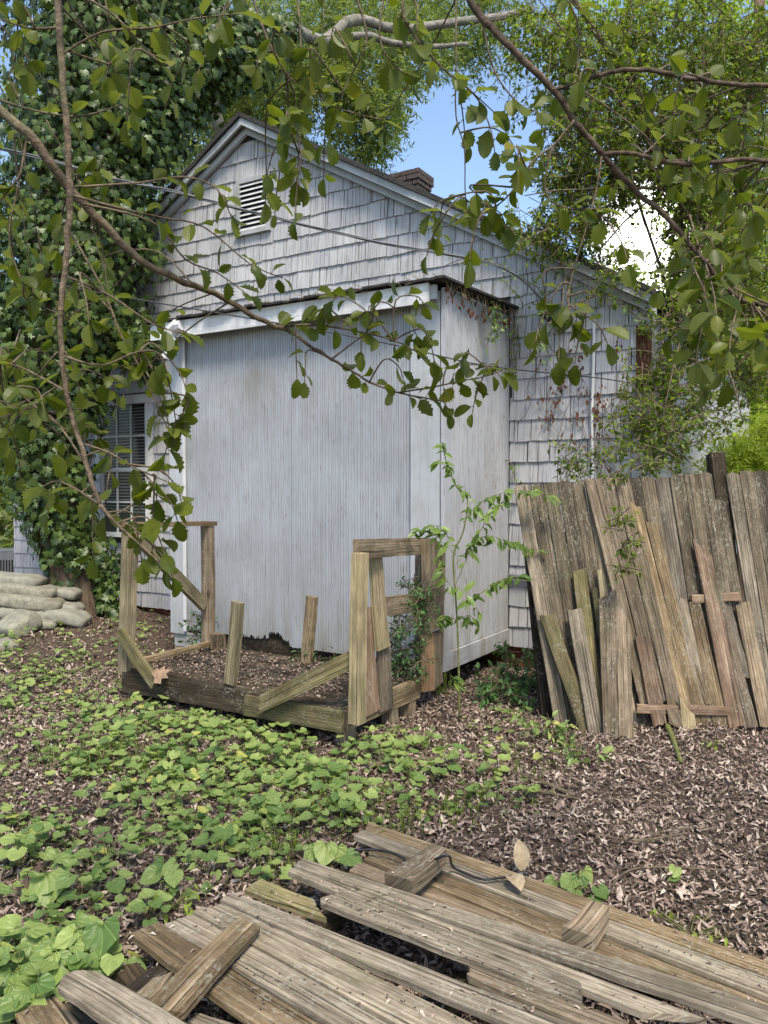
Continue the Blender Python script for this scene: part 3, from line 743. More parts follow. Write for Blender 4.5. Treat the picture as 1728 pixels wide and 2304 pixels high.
for k in range(4): m.tube([hv(t_+.10+.01*k, S0-.07, z_+.10-.02*k), hv(t_, S0-.11, z_-.02*k), hv(t_-.08, S0-.05, z_-.09-.01*k)], .011, 6)
Mx = Matrix.Translation(hv(t_, S0-.1, z_)); m.build('service_bracket', M['rubber'], house, Mx, inv=Mx.inverted(), smooth=True)
# foundation bricks right of the bump-out
fb = [o for o in house.children if o.name.startswith('foundation')][0]
for r_ in range(4):
    t = -.02 - (.1 if r_ % 2 else 0)
    while t > tR + .1:
        z0_ = zf - .075 - r_ * .068
        hb('brick', M['redbrick'], fb, [(t - .19, t, S0 + .045, S0 + .075, z0_, z0_ + .058)]); t -= .20
# ------------------------------------------------------------------ power cables
def cable(name, pts, r, mat, label, cat='cable', strands=1):
    P = smoothpath(pts, 6); m = MB(); 
    for k in range(strands):
        if strands == 1: m.tube(P, r, 6)
        else: m.tube([q + Vector((0, math.cos(i * .6 + k * 2.1), math.sin(i * .6 + k * 2.1))) * r * .9 for i, q in enumerate(P)], r * .62, 5)
    Mx = Matrix.Translation(P[0]); o = m.build(name, mat, None, Mx, smooth=True, inv=Mx.inverted()); tag(o, label, cat); return o
a = hv(*(lambda q: (q[0], S0-.1, q[1]))(on_s(*D(1194, 680), S0 - .1)))
b1 = ony(*D(640, 478), 5.6); b2 = ony(*D(380, 420), 5.4); b3 = ony(*D(20, 325), 5.2)
def alongline(px, py, y): return ony(*D(px, py), y)
cable('power_cable', [a, ony(*D(1090, 580), 6.45), ony(*D(820, 524), 5.9), ony(*D(560, 462), 5.5), ony(*D(380, 415), 5.3), ony(*D(230, 383), 5.2), ony(*D(20, 325), 5.1), ony(*D(-900, 120), 4.6)], .008, M['cablegrey'], 'thick twisted power line crossing the gable below the vent', strands=3)
cable('phone_cable', [hv(*(lambda q: (q[0], S0-.06, q[1]))(on_s(*D(1392, 832), S0 - .06))), ony(*D(1280, 815), 6.6), ony(*D(1050, 790), 6.0), ony(*D(850, 745), 5.7), ony(*D(640, 705), 5.6), ony(*D(200, 630), 5.4), ony(*D(0, 590), 5.3), ony(*D(-900, 480), 5.0)], .0045, M['cable'], 'thin black wire strung across the bump-out and the right shingles')
# ------------------------------------------------------------------ the broken porch
def tsz(px, py, s=None, t=None):
    if s is not None: a = on_s(px, py, s); return hv(a[0], s, a[1])
    a = on_t(px, py, t); return hv(t, a[0], a[1])
pFR = onz(*c2(1130, 905), .25); dd = pFR - C0; T0, S1 = -dd.dot(U), dd.dot(V)            # front right corner of the deck
pFL = onz(*c2(52, 745), .25); dd = pFL - C0; T1, S1b = -dd.dot(U), dd.dot(V)
S1 = (S1 + S1b) / 2; S2 = S1 + .95; DZ = .25
print('porch', T0, T1, S1, S2)
porch = empty('broken_porch', hv((T0+T1)/2, (S1+S2)/2, 0), 'small broken wooden porch deck with missing planks and leaning railing remains', 'porch')
def P_(*a): return hv(*a)
Uv, Vv, Z = -U, V, Vector((0, 0, 1))
beam('front_beam', porch, P_(T0+.0, S1, .165), P_(T1, S1, .165), .15, .045, Z, M['w_dark'], jag=(.02, .02), nl=14)
beam('front_beam', porch, P_(T0-.02, S1-.044, .17), P_(T0+.80, S1-.044, .165), .135, .035, Z, M['w_green'], jag=(.01, .06), label='greenish split face board on the right half of the front')
beam('side_beam', porch, P_(T0, S1+.03, .17), P_(T0, S2, .17), .14, .045, Z, M['w_brown'], nl=6)
beam('side_beam', porch, P_(T1, S1+.03, .17), P_(T1, S2, .17), .14, .045, Z, M['w_dark'], nl=6)
beam('back_beam', porch, P_(T0, S2, .17), P_(T1, S2, .17), .14, .045, Z, M['w_dark'], nl=8)
s_ = S1 + .03; k = 0
while s_ < S2 - .04:
    w = .135; gap = rnd.uniform(.004, .014); a = T0 + rnd.uniform(-.02, .03); b = T1 + rnd.uniform(-.03, .02)
    qboard('deck_plank', porch, P_(a, s_, DZ), P_(a, s_+w, DZ), P_(b, s_, DZ+.004), P_(b, s_+w, DZ+.004), .03, M['w_dark'], jag=(.02, .03), nl=10, hint=Z, warp=.006)
    s_ += w + gap; k += 1
beam('edge_strip', porch, P_(T1-.0, S1+.02, DZ+.03), P_(T1-.04, S2+.05, DZ+.055), .04, .045, Z, M['w_brown'])
for (t_, s_) in ((T0+.03, S1+.05), (T0+.03, S2-.10), (T1-.08, S1+.05), (T1-.05, S2-.06), (T0+.03, S2-.35)):
    q = P_(t_, s_, 0); zg = gz(q.x, q.y) - .05
    beam('leg', porch, P_(t_, s_, zg), P_(t_, s_, .22), .09, .09, Uv, M['w_tan'])
def post(name, p0, p1, w, h, mat, side=Uv, **k): return beam(name, porch, p0, p1, w, h, side, mat, **k)
# left railing
f = S1 + .03
p0 = tsz(*c2(92, 760), s=f); p1 = tsz(*c2(107, 72), s=f); post('post', p0, p1, .088, .088, M['w_pale'], nl=9)
rb = S2 - .02
q0 = tsz(*c2(474, 660), s=rb); q1 = tsz(*c2(470, 70), s=rb); post('post', q0, q1, .082, .082, M['w_tan'], nl=9)
beam('hand_rail', porch, p1 + Z*.02 - (q1-p1).normalized()*.07, q1 + Z*.02 + (q1-p1).normalized()*.07, .10, .038, Uv, M['w_brown'])
beam('brace', porch, tsz(*c2(150, 120), s=f) , tsz(*c2(452, 440), s=rb-.06), .10, .04, Z, M['w_pale'], nl=9, label='diagonal brace board with a knot')
beam('baluster', porch, tsz(*c2(56, 560), s=S1-.05), tsz(*c2(232, 815), s=S1-.07), .085, .04, Uv, M['w_green'], jag=(.02, .03), label='mossy baluster fallen across the left corner')
beam('post', porch, tsz(*c2(518, 655), s=rb), tsz(*c2(520, 572), s=rb), .09, .09, Uv, M['w_brown'], label='short cut-off post stub')
beam('stub_post', porch, tsz(*c2(578, 805), s=S1+.04), tsz(*c2(612, 424), s=S1+.02), .085, .045, Uv, M['w_pale'], nl=8)
beam('stub_post', porch, tsz(*c2(934, 715), s=S2-.05), tsz(*c2(957, 398), s=S2-.06), .085, .05, Uv, M['w_brown'], nl=8)
# right railing
rt = T0 - .03
p0 = tsz(*c2(1166, 990), s=S1-.07); p1 = tsz(*c2(1182, 195), s=S1-.07); post('post', p0, p1, .078, .078, M['w_pale'], nl=9)
pr = tsz(*c2(1490, 150), t=rt)
ra = tsz(*c2(1160, 178), t=rt)
beam('hand_rail', porch, tsz(*c2(1163, 178), s=S1-.07), tsz(*c2(1475, 162), t=rt+.02), .12, .04, Z, M['w_tan'], nl=8)
beam('mid_rail', porch, tsz(*c2(1310, 445), t=rt+.02), tsz(*c2(1475, 420), t=rt+.02), .13, .04, Z, M['w_tan'], jag=(.02, .01))
s_r = on_t(*c2(1505, 500), rt)[0]
qb = lambda name, pts, mat, T=.022, t=rt, **k: qboard(name, porch, *[tsz(*c2(*p), t=t) for p in pts], T, mat, **k)
qb('post', [(1478, 130), (1525, 126), (1480, 845), (1512, 845)], M['w_tan'], T=.07, t=rt+.03)
qb('baluster', [(1225, 150), (1280, 145), (1268, 655), (1325, 630)], M['w_pale'], t=rt-.03)
qb('baluster', [(1201, 440), (1240, 450), (1212, 960), (1275, 925)], M['w_red'], t=rt-.0)
qb('baluster', [(1272, 645), (1328, 625), (1278, 940), (1338, 915)], M['w_tan'], t=rt-.005)
qb('baluster', [(1475, 135), (1530, 130), (1492, 578), (1540, 555)], M['w_tan'], t=rt-.035)
qb('baluster', [(1532, 125), (1580, 175), (1538, 552), (1578, 545)], M['w_tan'], t=rt-.036)
qb('baluster', [(1478, 580), (1528, 568), (1478, 845), (1532, 835)], M['w_orange'], t=rt-.005, label='fresh orange baluster end')
qb('baluster', [(1529, 566), (1572, 548), (1533, 832), (1572, 795)], M['w_tan'], t=rt-.006)
beam('loose_rail', porch, tsz(*c2(1150, 690), s=S1-.06), tsz(*c2(690, 915), s=S1-.105), .105, .04, Z, M['w_green'], jag=(.01, .12), nl=9, label='moss-green rail fallen diagonally across the front')
# debris on the deck
def scatter_deck(n):
    t = rng.uniform(T0 + .02, T1 - .02, n); s_ = rng.uniform(S1 + .03, S2, n)
    return np.array([list(hv(a, b, DZ + .008 + rng.uniform(0, .02))) for a, b in zip(t, s_)])
Pd = scatter_deck(2600)
dn = rdir(2600); dn[:, 2] *= .25
nn = np.array([[0, 0, 1.]] * 2600) + rng.normal(size=(2600, 3)) * .35
leaves('deck_litter', tmpl_simple(.5, .12, .1), Pd, dn, nn, rng.uniform(.008, .034, 2600), M['litter'], None, rng.random(2600) * .62)
bpy.data.objects['deck_litter'].name = 'dry_leaves'; tag(bpy.data.objects['dry_leaves'], 'dry brown leaf crumbs covering the porch deck', 'leaves')
# ------------------------------------------------------------------ fences
FY0, FY1, FH = 5.32, 5.62, 1.66
FN = Vector((0, FH, -(FY1 - FY0))).normalized()
def fp(px, py, off=0.0):                   # point on the fence plane, off metres towards the camera
    return on(px, py, Vector((0, FY0, 0)) - FN * off, FN)
fence = empty('picket_fence', (2.3, 5.4, 0), 'tall weathered grey-brown picket fence racked over to the left, lichen spotted', 'fence')
def fb_(name, pts, off, mat, T=.02, parent=fence, conv=c3, **k):
    a0, a1, b0, b1 = [fp(*conv(*p), off) for p in pts]
    return qboard(name, parent, a0, a1, b0, b1, T, mat, **k)
x = 150; i = 0
while x < 1950:
    w = 84 + rnd.uniform(-4, 4); top = 222 - (x - 150) * .055 + rnd.uniform(-7, 7)
    if i == 14: top = 322
    if x > 1660: top = 140 + rnd.uniform(-5, 5)
    lean = 255 if x < 700 else 245
    off = 0 + rnd.uniform(-.004, .004)
    mt = M['w_fence'] if i % 5 else M['w_grey']
    b = 1745 if x < 700 else 1720
    fb_('picket', [(x, top), (x + w - 4, top - 4), (x + lean, b), (x + lean + w - 5, b)], off, mt, nl=8, jag=(.03, .02), warp=.004, round0=.012)
    x += w; i += 1
for (y0, y1) in ((560, 520), (1180, 1150), (1560, 1540)):
    a = fp(*c3(190 + y0 * .15, y0), -.055); b = fp(*c3(2000, y1), -.055); beam('fence_rail', fence, a, b, .085, .04, Z, M['w_dark'])
a = fp(*c3(1345, 55), -.075); b = Vector((a.x + .12, 5.42, -.1)); 
beam('fence_post', fence, b, a, .10, .10, Vector((1, 0, 0)), M['w_dark'], nl=8)
a = fp(*c3(165, 400), -.07); beam('fence_post', fence, Vector((a.x + .2, 5.5, -.1)), fp(*c3(215, 280), -.07), .08, .08, Vector((1, 0, 0)), M['w_dark'])
# the second panel that leans on it
panel = empty('leaning_fence_panel', (2.1, 5.1, 0), 'broken tan fence panel with snapped boards leaning in front of the standing fence', 'fence panel')
def pn(pts, off, mat, **k):
    return fb_('board', pts, off, mat, parent=panel, **k)
pn([(568, 205), (648, 192), (905, 1560), (975, 1560)], .045, M['w_tan'], jag=(.01, .02), round0=.01)
pn([(650, 192), (736, 186), (985, 1560), (1060, 1560)], .048, M['w_tan'], jag=(.01, .05), round0=.01)
pn([(868, 1135), (950, 1130), (980, 1690), (1065, 1690)], .075, M['w_red'], jag=(.02, .05), label='short reddish board nailed over the panel foot')
pn([(742, 188), (830, 184), (1085, 1640), (1165, 1640)], .046, M['w_tan'], jag=(.01, .04), round0=.01)
pn([(835, 330), (895, 340), (1160, 1690), (1242, 1690)], .044, M['w_brown'], jag=(.06, .04))
pn([(930, 450), (985, 430), (1235, 1690), (1320, 1690)], .043, M['w_brown'], jag=(.05, .04))
pn([(1060, 760), (1095, 860), (1290, 1560), (1330, 1560)], .042, M['w_brown'], jag=(.08, .04))
pn([(1110, 885), (1170, 880), (1252, 1590), (1345, 1700)], .041, M['w_grey'], jag=(.09, .02))
pn([(1175, 870), (1255, 930), (1340, 1700), (1432, 1700)], .042, M['w_brown'], jag=(.10, .02))
pn([(1212, 545), (1316, 600), (1430, 1695), (1520, 1695)], .055, M['w_red'], jag=(.09, .03), label='long reddish board with a splintered top')
pn([(1330, 760), (1392, 880), (1520, 1690), (1605, 1690)], .054, M['w_tan'], jag=(.12, .02))
pn([(1470, 950), (1545, 905), (1615, 1690), (1700, 1690)], .052, M['w_tan'], jag=(.04, .02))
pn([(1405, 935), (1440, 940), (1500, 1400), (1560, 1400)], .040, M['w_grey'], jag=(.05, .03))
pn([(1050, 1540), (1140, 1560), (1080, 1680), (1240, 1735)], .085, M['w_tan'], jag=(.06, .03), nl=4, label='splintered lower fragment of the panel')
pn([(1130, 1480), (1215, 1560), (1160, 1735), (1240, 1735)], .092, M['w_pale'], jag=(.10, .03), nl=4)
for (a, b, w) in (((868, 1568), (1455, 1586), .055), ((1195, 918), (1518, 902), .055)):
    beam('panel_rail', panel, fp(*c3(*a), .055 if a[1] > 1200 else .03), fp(*c3(*b), .055 if a[1] > 1200 else .03), w, .03, Z, M['w_red'], jag=(.02, .06))
def loose(pts, off0, off1, mat, label, **k):
    a0, a1 = fp(*c3(*pts[0]), off0), fp(*c3(*pts[1]), off0); b0, b1 = fp(*c3(*pts[2]), off1), fp(*c3(*pts[3]), off1)
    o = qboard('loose_board', None, a0, a1, b0, b1, .02, mat, **k); tag(o, label, 'board', 'loose boards leaning on the fence')
loose([(300, 1012), (385, 1000), (560, 1755), (655, 1750)], .05, .16, M['w_green'], 'slanting greenish board leaning at the left foot of the fence, most tilted of them', jag=(.02, .01))
loose([(500, 748), (580, 728), (612, 1700), (692, 1700)], .05, .10, M['w_green'], 'mossy loose board with pale sawn top, tallest in the left cluster', jag=(.015, .01))
loose([(464, 972), (548, 962), (600, 1740), (690, 1740)], .075, .20, M['w_grey'], 'grey knotted loose board crossing behind the paired tan boards', jag=(.03, .01))
loose([(652, 880), (756, 845), (684, 1765), (772, 1765)], .11, .27, M['w_tan'], 'upright tan board with torn top, left one of the pair at the panel foot', jag=(.06, .005))
loose([(760, 845), (830, 1040), (771, 1762), (866, 1758)], .11, .265, M['w_tan'], 'upright tan board tapering to a pale point, right one of the pair', jag=(.07, .005))
loose([(645, 738), (672, 732), (672, 1000), (700, 1000)], .045, .08, M['w_pale'], 'thin pale splinter of board sticking up behind the pair', jag=(.02, .01))
loose([(608, 830), (640, 826), (662, 1200), (700, 1200)], .043, .06, M['w_green'], 'narrow broken board with rounded top behind the pair', jag=(.05, .01))
# ------------------------------------------------------------------ collapsed fence panel on the ground in front
pile = empty('collapsed_fence_panel', (0.7, 2.7, 0), 'collapsed weathered board panel lying flat across the foreground ground', 'fallen panel')
def zq(pts, z, mat, parent=pile, name='board', z2=None, **k):
    z2 = z if z2 is None else z2
    a0, a1 = onz(*pts[0], z), onz(*pts[1], z); b0, b1 = onz(*pts[2], z2), onz(*pts[3], z2)
    return qboard(name, parent, a0, a1, b0, b1, k.pop('T', .02), mat, hint=Z, rv=rnd.uniform(.42, .95), nl=k.pop('nl', 12), **k)
Sx = lambda x, y: (x, y)
zq([cB(830, -5), cB(785, 32), cC(1750, 790), cC(1750, 872)], .100, M['w_brown'], jag=(.05, .02))
zq([cB(782, 36), cB(735, 72), cC(1750, 878), cC(1750, 990)], .103, M['w_grey'], jag=(.05, .02))
zq([cB(850, 135), cB(790, 200), cC(1750, 1015), cC(1750, 1150)], .085, M['w_brown'], jag=(.05, .02))
zq([cB(770, 212), cB(690, 255), cC(1200, 900), cC(1100, 950)], .08, M['w_tan'], jag=(.05, .02))
zq([cB(450, 200), cB(402, 240), cC(1750, 1040), cC(1750, 1165)], .165, M['w_grey'], jag=(.02, .02))
zq([cB(404, 241), cB(375, 275), cC(1330, 1090), cC(1080, 1095)], .158, M['w_grey'], jag=(.02, .06))
zq([cB(640, 368), cB(495, 420), cC(692, 905), cC(650, 1015)], .160, M['w_grey'], jag=(.08, .05))
zq([cB(210, 322), cB(120, 385), cB(585, 455), cB(615, 550)], .160, M['w_green'], jag=(.02, .08), nl=7)
zq([cA(1440, 295), cA(1355, 345), Sx(1400, 2343), Sx(1330, 2378)], .160, M['w_grey'], jag=(.02, .02))
zq([cB(1345, 780), cB(1400, 868), Sx(1420, 2303), Sx(1400, 2343)], .159, M['w_tan'], jag=(.06, .01), nl=6)
zq([cA(1350, 352), cA(1180, 410), Sx(1200, 2362), Sx(1020, 2370)], .155, M['w_grey'], jag=(.05, .02))
zq([cA(1172, 412), cA(988, 484), Sx(960, 2350), Sx(840, 2361)], .152, M['w_grey'], jag=(.04, .02))
zq([cA(984, 486), cA(765, 528), Sx(780, 2338), Sx(630, 2342)], .150, M['w_brown'], jag=(.05, .02))
zq([cA(1230, 1030), cA(1148, 1080), cA(1640, 1190), cA(1400, 1230)], .12, M['w_grey'], jag=(.02, .02), nl=5)
# rails below (two run across under the boards)
for (a, b, z) in ((cA(1050, 800), cA(250, 1400), .095), (cB(1180, 190), cB(300, 760), .045), (cC(650, 520), cC(-300, 1100), .045)):
    beam('rail', pile, onz(*a, z), onz(*b, z), .085, .035, Z.cross(Vector((1, .6, 0))), M['w_dark'])
o = zq([cB(1215, 118), cB(1292, 165), cB(930, 292), cB(1085, 342)], .20, M['w_tan'], name='cross_block', T=.055, nl=5, jag=(.01, .01), z2=.185); o['label'] = 'short cross block near the far end of the panel'
o = zq([cC(690, 425), cC(785, 468), cC(520, 575), cC(685, 630)], .20, M['w_tan'], name='cross_block', T=.06, nl=5, jag=(.01, .01), z2=.19); o['label'] = 'short cross block at the right, nearer the leaf litter'
def loosez(pts, z, mat, label, **k):
    o = zq(pts, z, mat, parent=None, name='loose_plank', **k); tag(o, label, 'plank', 'loose planks on the fallen panel')
loosez([cA(1490, 438), cA(1628, 488), cA(880, 1010), cA(1120, 1075)], .20, M['w_brown'], 'short plank lying diagonally on top of the fallen boards', z2=.185, nl=8, jag=(.02, .02))
loosez([cA(520, 735), cA(300, 838), cA(1250, 1165), cA(780, 1190)], .23, M['w_grey'], 'grey plank with a rounded worn end at the bottom left corner', z2=.24, nl=8, round0=.05, jag=(.015, 0))
loosez([cA(330, 925), cA(85, 1025), cA(560, 1190), cA(180, 1240)], .11, M['w_brown'], 'short dark plank end lying lowest in the bottom left corner', nl=5, jag=(.02, 0))
loosez([cA(1075, 790), cA(1000, 800), cA(950, 960), cA(820, 930)], .172, M['w_tan'], 'splintered pale plank end under the diagonal plank', nl=4, jag=(.05, .01))
loosez([cA(430, 890), cA(345, 925), cA(660, 1060), cA(520, 1130)], .085, M['w_dark'], 'dark wet plank wedged under the rounded grey plank', nl=5, jag=(.02, 0))
loosez([cA(870, 690), cA(690, 770), cA(960, 860), cA(830, 900)], .06, M['w_dark'], 'dark rotten plank showing through the gap by the violets', nl=5, jag=(.05, 0))
# ------------------------------------------------------------------ concrete bags, AC unit
def bag(cx, cy, w, h, depth, yaw, label, mat, crack=0, roll=0):
    """cx, cy photo pixel of the bag's middle; w,h,depth metres"""
    h *= .86; c = ony(cx, cy, depth); n, m_ = 28, 14; vs = []; fs = []; ph = [rnd.uniform(0, 6) for _ in range(6)]
    for i in range(m_ + 1):
        th = math.pi * i / m_ - math.pi / 2
        for j in range(n):
            a = 2 * math.pi * j / n; e = .32
            sg = lambda v, p: math.copysign(abs(v) ** p, v)
            x = sg(math.cos(th), e) * sg(math.cos(a), e) * w / 2; y = sg(math.cos(th), e) * sg(math.sin(a), e) * .20; z = sg(math.sin(th), .62) * h / 2
            k = 1 + .02 * math.sin(a * 3 + ph[0]) + .04 * math.sin(a * 7 + ph[1] + th * 3)
            y *= k; z = z * (1 + .07 * math.sin(x * 9 + ph[2]) + .05 * math.sin(x * 23 + y * 11 + ph[3])) - .012 * (2 * x / w) ** 2 + .006 * math.sin(x * 14 + ph[4])
            x *= 1 - .05 * abs(z / h); z += .010 * math.sin(x * 31 + ph[5]) * (abs(x) > w * .36)
            vs.append((x, y, z))
    for i in range(m_):
        for j in range(n): fs.append((i*n+j, i*n+(j+1)%n, (i+1)*n+(j+1)%n, (i+1)*n+j))
    me = mesh('cement_bag', vs, fs, mat, [(v[0], v[2]) for v in vs], rnd.random(), True)
    o = link('cement_bag', me, None, Matrix.Translation(c) @ Matrix.Rotation(yaw, 4, 'Z') @ Matrix.Rotation(roll, 4, 'Y'))
    tag(o, label, 'cement bag', 'hardened cement bags in a stack'); return o
def bagmat(name, base, cr):
    g = NG(name); p = g.obj(); v = g.n('ShaderNodeTexVoronoi', {'Vector': p, 'Scale': 11.0}, feature='DISTANCE_TO_EDGE').outputs['Distance']
    n = g.noise(p, 14, 6, .6); c = g.mix(g.ramp(n, [(.35, 0), (.7, 1)]), tuple(x * .68 for x in base), tuple(min(1, x*1.1) for x in base))
    l = g.ramp(v, [(.008, 1), (.03, 0)]); c = g.mix(g.math('MULTIPLY', l, cr), c, (.07, .07, .05))
    c = g.mix(g.ramp(g.noise(p, 5, 4), [(.5, 0), (.72, .55)]), c, (.12, .10, .075))
    g.pbr(c, .85, g.bump(g.math('SUBTRACT', n, g.math('MULTIPLY', l, cr)), .01, .7), .25); return g.m
M['bag'] = bagmat('cement_bag_paper', (.27, .26, .205), .0); M['bagc'] = bagmat('cracked_cement', (.27, .255, .19), .35)
B = lambda x, y: (x / 3.318, 1100 + y / 3.318)
for (x, y, w, h, d, yw, lb, mt, rl) in [
    (110, 670, .66, .13, 8.85, .1, 'topmost pale cement bag of the stack', 'bag', -.09), (165, 748, .78, .155, 8.75, .12, 'second bag from the top, cracked, on the left column', 'bagc', -.12),
    (210, 840, .74, .17, 8.6, .15, 'third bag down, ring-cracked end, bulging forward', 'bagc', -.13), (445, 762, .46, .14, 8.95, .1, 'top bag of the right column beside the ivy trunk', 'bag', -.14),
    (440, 872, .52, .165, 8.8, .1, 'middle bag of the right column', 'bag', -.17), (500, 950, .48, .17, 8.6, .12, 'lowest right bag lying on the leaves, nearest the trunk', 'bag', -.19),
    (180, 930, .50, .16, 8.55, .2, 'lower bag with torn white paper and purple print', 'bag', -.1), (270, 1000, .42, .12, 8.4, .3, 'flat bag at the foot of the stack', 'bag', -.1),
    (135, 1015, .36, .24, 8.1, .9, 'upright block of hex-cracked yellowish cement in front of the stack', 'bagc', .5), (40, 1165, .26, .14, 7.7, .4, 'small cracked cement lump nearest the camera at the left edge', 'bagc', .1), (-40, 900, .5, .5, 8.9, .3, 'bulky old cement mass cut by the left edge', 'bag', 0)]:
    bag(*B(x, y), w, h, d, yw, lb, M[mt], roll=-rl)
ac = empty('air_conditioner', ony(*D(30, 1240), 11.5), 'dark grey air conditioner cabinet with slotted grille at far left behind the bags', 'air conditioner')
a0 = ony(*D(-60, 1250), 11.6); a1 = ony(*D(82, 1190), 11.6)
m = MB(); m.box((a0.x, 11.6, 0), (a1.x, 12.2, a1.z)); m.build('cabinet', M['acmetal'], ac)
for k in range(16):
    xx = a0.x + .04 + k * (a1.x - a0.x - .3) / 16
    for (u, v) in ((.10, .36), (.42, .62)):
        m = MB(); h_ = a1.z; m.box((xx, 11.59, h_ - .10 - v * h_), (xx + .018, 11.599, h_ - .06 - u * h_ + .0)); m.build('slot', M['dark'], ac)
# ------------------------------------------------------------------ leaf litter, twigs
def in_poly_px(P): 
    dx = P - np.array([0, 0, CAMZ]); zc = dx[:, 1] * cp - dx[:, 2] * sp
    return SW / 2 + F * dx[:, 0] / zc, SH / 2 - F * (dx[:, 1] * sp + dx[:, 2] * cp) / zc
GZ = np.vectorize(gz)
def litter(n, x0, x1, y0, y1, smin, smax, name='leaf_litter'):
    x = rng.uniform(x0, x1, n); y = y0 + (y1 - y0) * rng.random(n) ** 1.25; z = GZ(x, y) + rng.uniform(.002, .028, n)
    P = np.stack([x, y, z], 1); px, py = in_poly_px(P); k = (px > -120) & (px < SW + 120) & (py < SH + 200)
    P = P[k]; n = len(P)
    d = rdir(n); d[:, 2] *= .30; nn = np.tile([0, 0, 1.], (n, 1)) + rng.normal(size=(n, 3)) * .38
    r = rng.random(n) ** 1.15
    return P, d, nn, smin + (smax - smin) * rng.random(n) ** 1.7 * rng.choice([1, 1, 1, 1.35], n), r
def lit(n, a, b, c, d_, smin, smax, tm):
    P, d, nn, s_, r = litter(n, a, b, c, d_, smin, smax)
    return leaves('leaf_litter', tm, P, d, nn, s_, M['litter'], None, r)
t1 = tmpl_simple(.34, .20, .30); t2 = tmpl_simple(.44, -.16, -.22); t3 = tmpl_simple(.20, .10, .35)
for tm, n in ((t1, 44000), (t2, 36000), (t3, 44000)):
    lit(n, -3.2, 3.4, 1.9, 7.0, .012, .052, tm)
lit(9000, -6, 3.5, 6.2, 10.5, .035, .07, t1)
for i, o in enumerate([o for o in bpy.data.objects if o.name.startswith('leaf_litter')]):
    tag(o, ['brown dry leaf litter, mostly curled narrow leaves, over the bare ground', 'brown dry leaf litter, flat upturned leaves over the ground', 'thin curled leaf shreds in the litter', 'leaf litter near the house and the cement bags'][i], 'leaf litter')
m = MB()
for i in range(520):
    y = 2.2 + 4.6 * rnd.random() ** 1.2; x = rnd.uniform(-.55 * y, .55 * y); a = rnd.uniform(0, 6.28); L_ = rnd.choice([.06, .1, .16, .3]) * rnd.uniform(.6, 1.4)
    z = gz(x, y) + rnd.uniform(.015, .04); p = Vector((x, y, z)); d = Vector((math.cos(a), math.sin(a), rnd.uniform(-.1, .1)))
    m.tube([p, p + d * L_ * .5 + Vector((rnd.uniform(-1, 1), rnd.uniform(-1, 1), .2)) * L_ * .08, p + d * L_], rnd.uniform(.0012, .003), 4)
o = m.build('fallen_twigs', M['twig']); tag(o, 'thin fallen twigs and pine straw scattered through the leaf litter', 'twigs', kind='stuff')
def stick(pts, r, label, mat='twig', name='fallen_branch', cat='stick', h=.03):
    P = smoothpath([onz(*p, h) for p in pts], 4); P = [Vector((p.x, p.y, max(p.z, gz(p.x, p.y) + .012 + (h - .03)))) for p in P]; m = MB(); m.tube(P, [r * (1 - .5 * i / len(P)) for i in range(len(P))], 6)
    Mx = Matrix.Translation(P[0]); o = m.build(name, M[mat], None, Mx, smooth=True, inv=Mx.inverted()); tag(o, label, cat)
stick([D(790, 1655), D(930, 1640), D(1080, 1690), D(1245, 1725)], .016, 'weathered grey stick lying through the violets toward the leaf litter')
stick([D(1000, 1650), D(1120, 1672), D(1240, 1718)], .022, 'short thicker stick parallel to the long grey stick')
stick([cC(800, 390), cC(820, 320), cC(930, 255), cC(1180, 250), cC(1400, 265)], .006, 'curved thin root arching over the leaf litter beside the fallen panel')
stick([D(1255, 1795), D(1370, 1815), D(1480, 1800)], .006, 'thin straight twig in the open litter below the fence')
stick([D(1440, 1565), D(1455, 1600), D(1470, 1645)], .022, 'stubby rotten stake poking up at the fence foot', 'vinestem')
# a fallen black cable lies on the collapsed panel
P = smoothpath([onz(*cB(760, 160), .12), onz(*cB(900, 160), .125), onz(*cB(1010, 190), .125), onz(*cB(1120, 250), .12), onz(*cB(1290, 190), .23), onz(*cB(1330, 260), .13), onz(*cB(1480, 325), .125), onz(*cC(190, 305), .125), onz(*cC(340, 288), .12)], 5)
m = MB(); m.tube(P, .0055, 6); Mx = Matrix.Translation(P[0]); o = m.build('cable', M['rubber'], None, Mx, smooth=True, inv=Mx.inverted()); tag(o, 'black cable looped over the far boards of the fallen panel', 'cable')
# ------------------------------------------------------------------ violets
EL = [  # photo D pixels: cx, cy, rx, ry, weight, size(m)
 (200, 1590, 380, 110, 1.0, .060), (520, 1600, 280, 100, 1.2, .065), (100, 1430, 260, 70, .55, .05), (700, 1680, 260, 110, .85, .062), (480, 1730, 260, 90, .9, .062),
 (650, 1790, 180, 70, .9, .062), (380, 1820, 210, 60, .5, .06), (250, 1800, 200, 60, .6, .058), (90, 1850, 130, 80, .9, .066), (230, 1930, 130, 70, .55, .07), (50, 1760, 70, 60, .7, .06),
 (850, 1600, 90, 70, .8, .07), (1000, 1650, 160, 60, .55, .062), (1080, 1590, 80, 50, .7, .06), (950, 1740, 140, 50, .5, .055), (1120, 1720, 90, 40, .4, .06), (60, 2110, 110, 90, .9, .075), (190, 2080, 60, 60, .8, .075), (370, 2000, 60, 50, .5, .06), (300, 1390, 110, 60, 1., .045), (60, 1420, 180, 60, 1.1, .045), (200, 1490, 260, 60, 1.3, .052), (420, 1550, 180, 50, 1.1, .058), (1060, 1460, 110, 50, .5, .035), (1250, 1890, 50, 25, .5, .045), (560, 1860, 120, 50, .5, .058), (700, 1860, 60, 40, .5, .06)]
cl = []
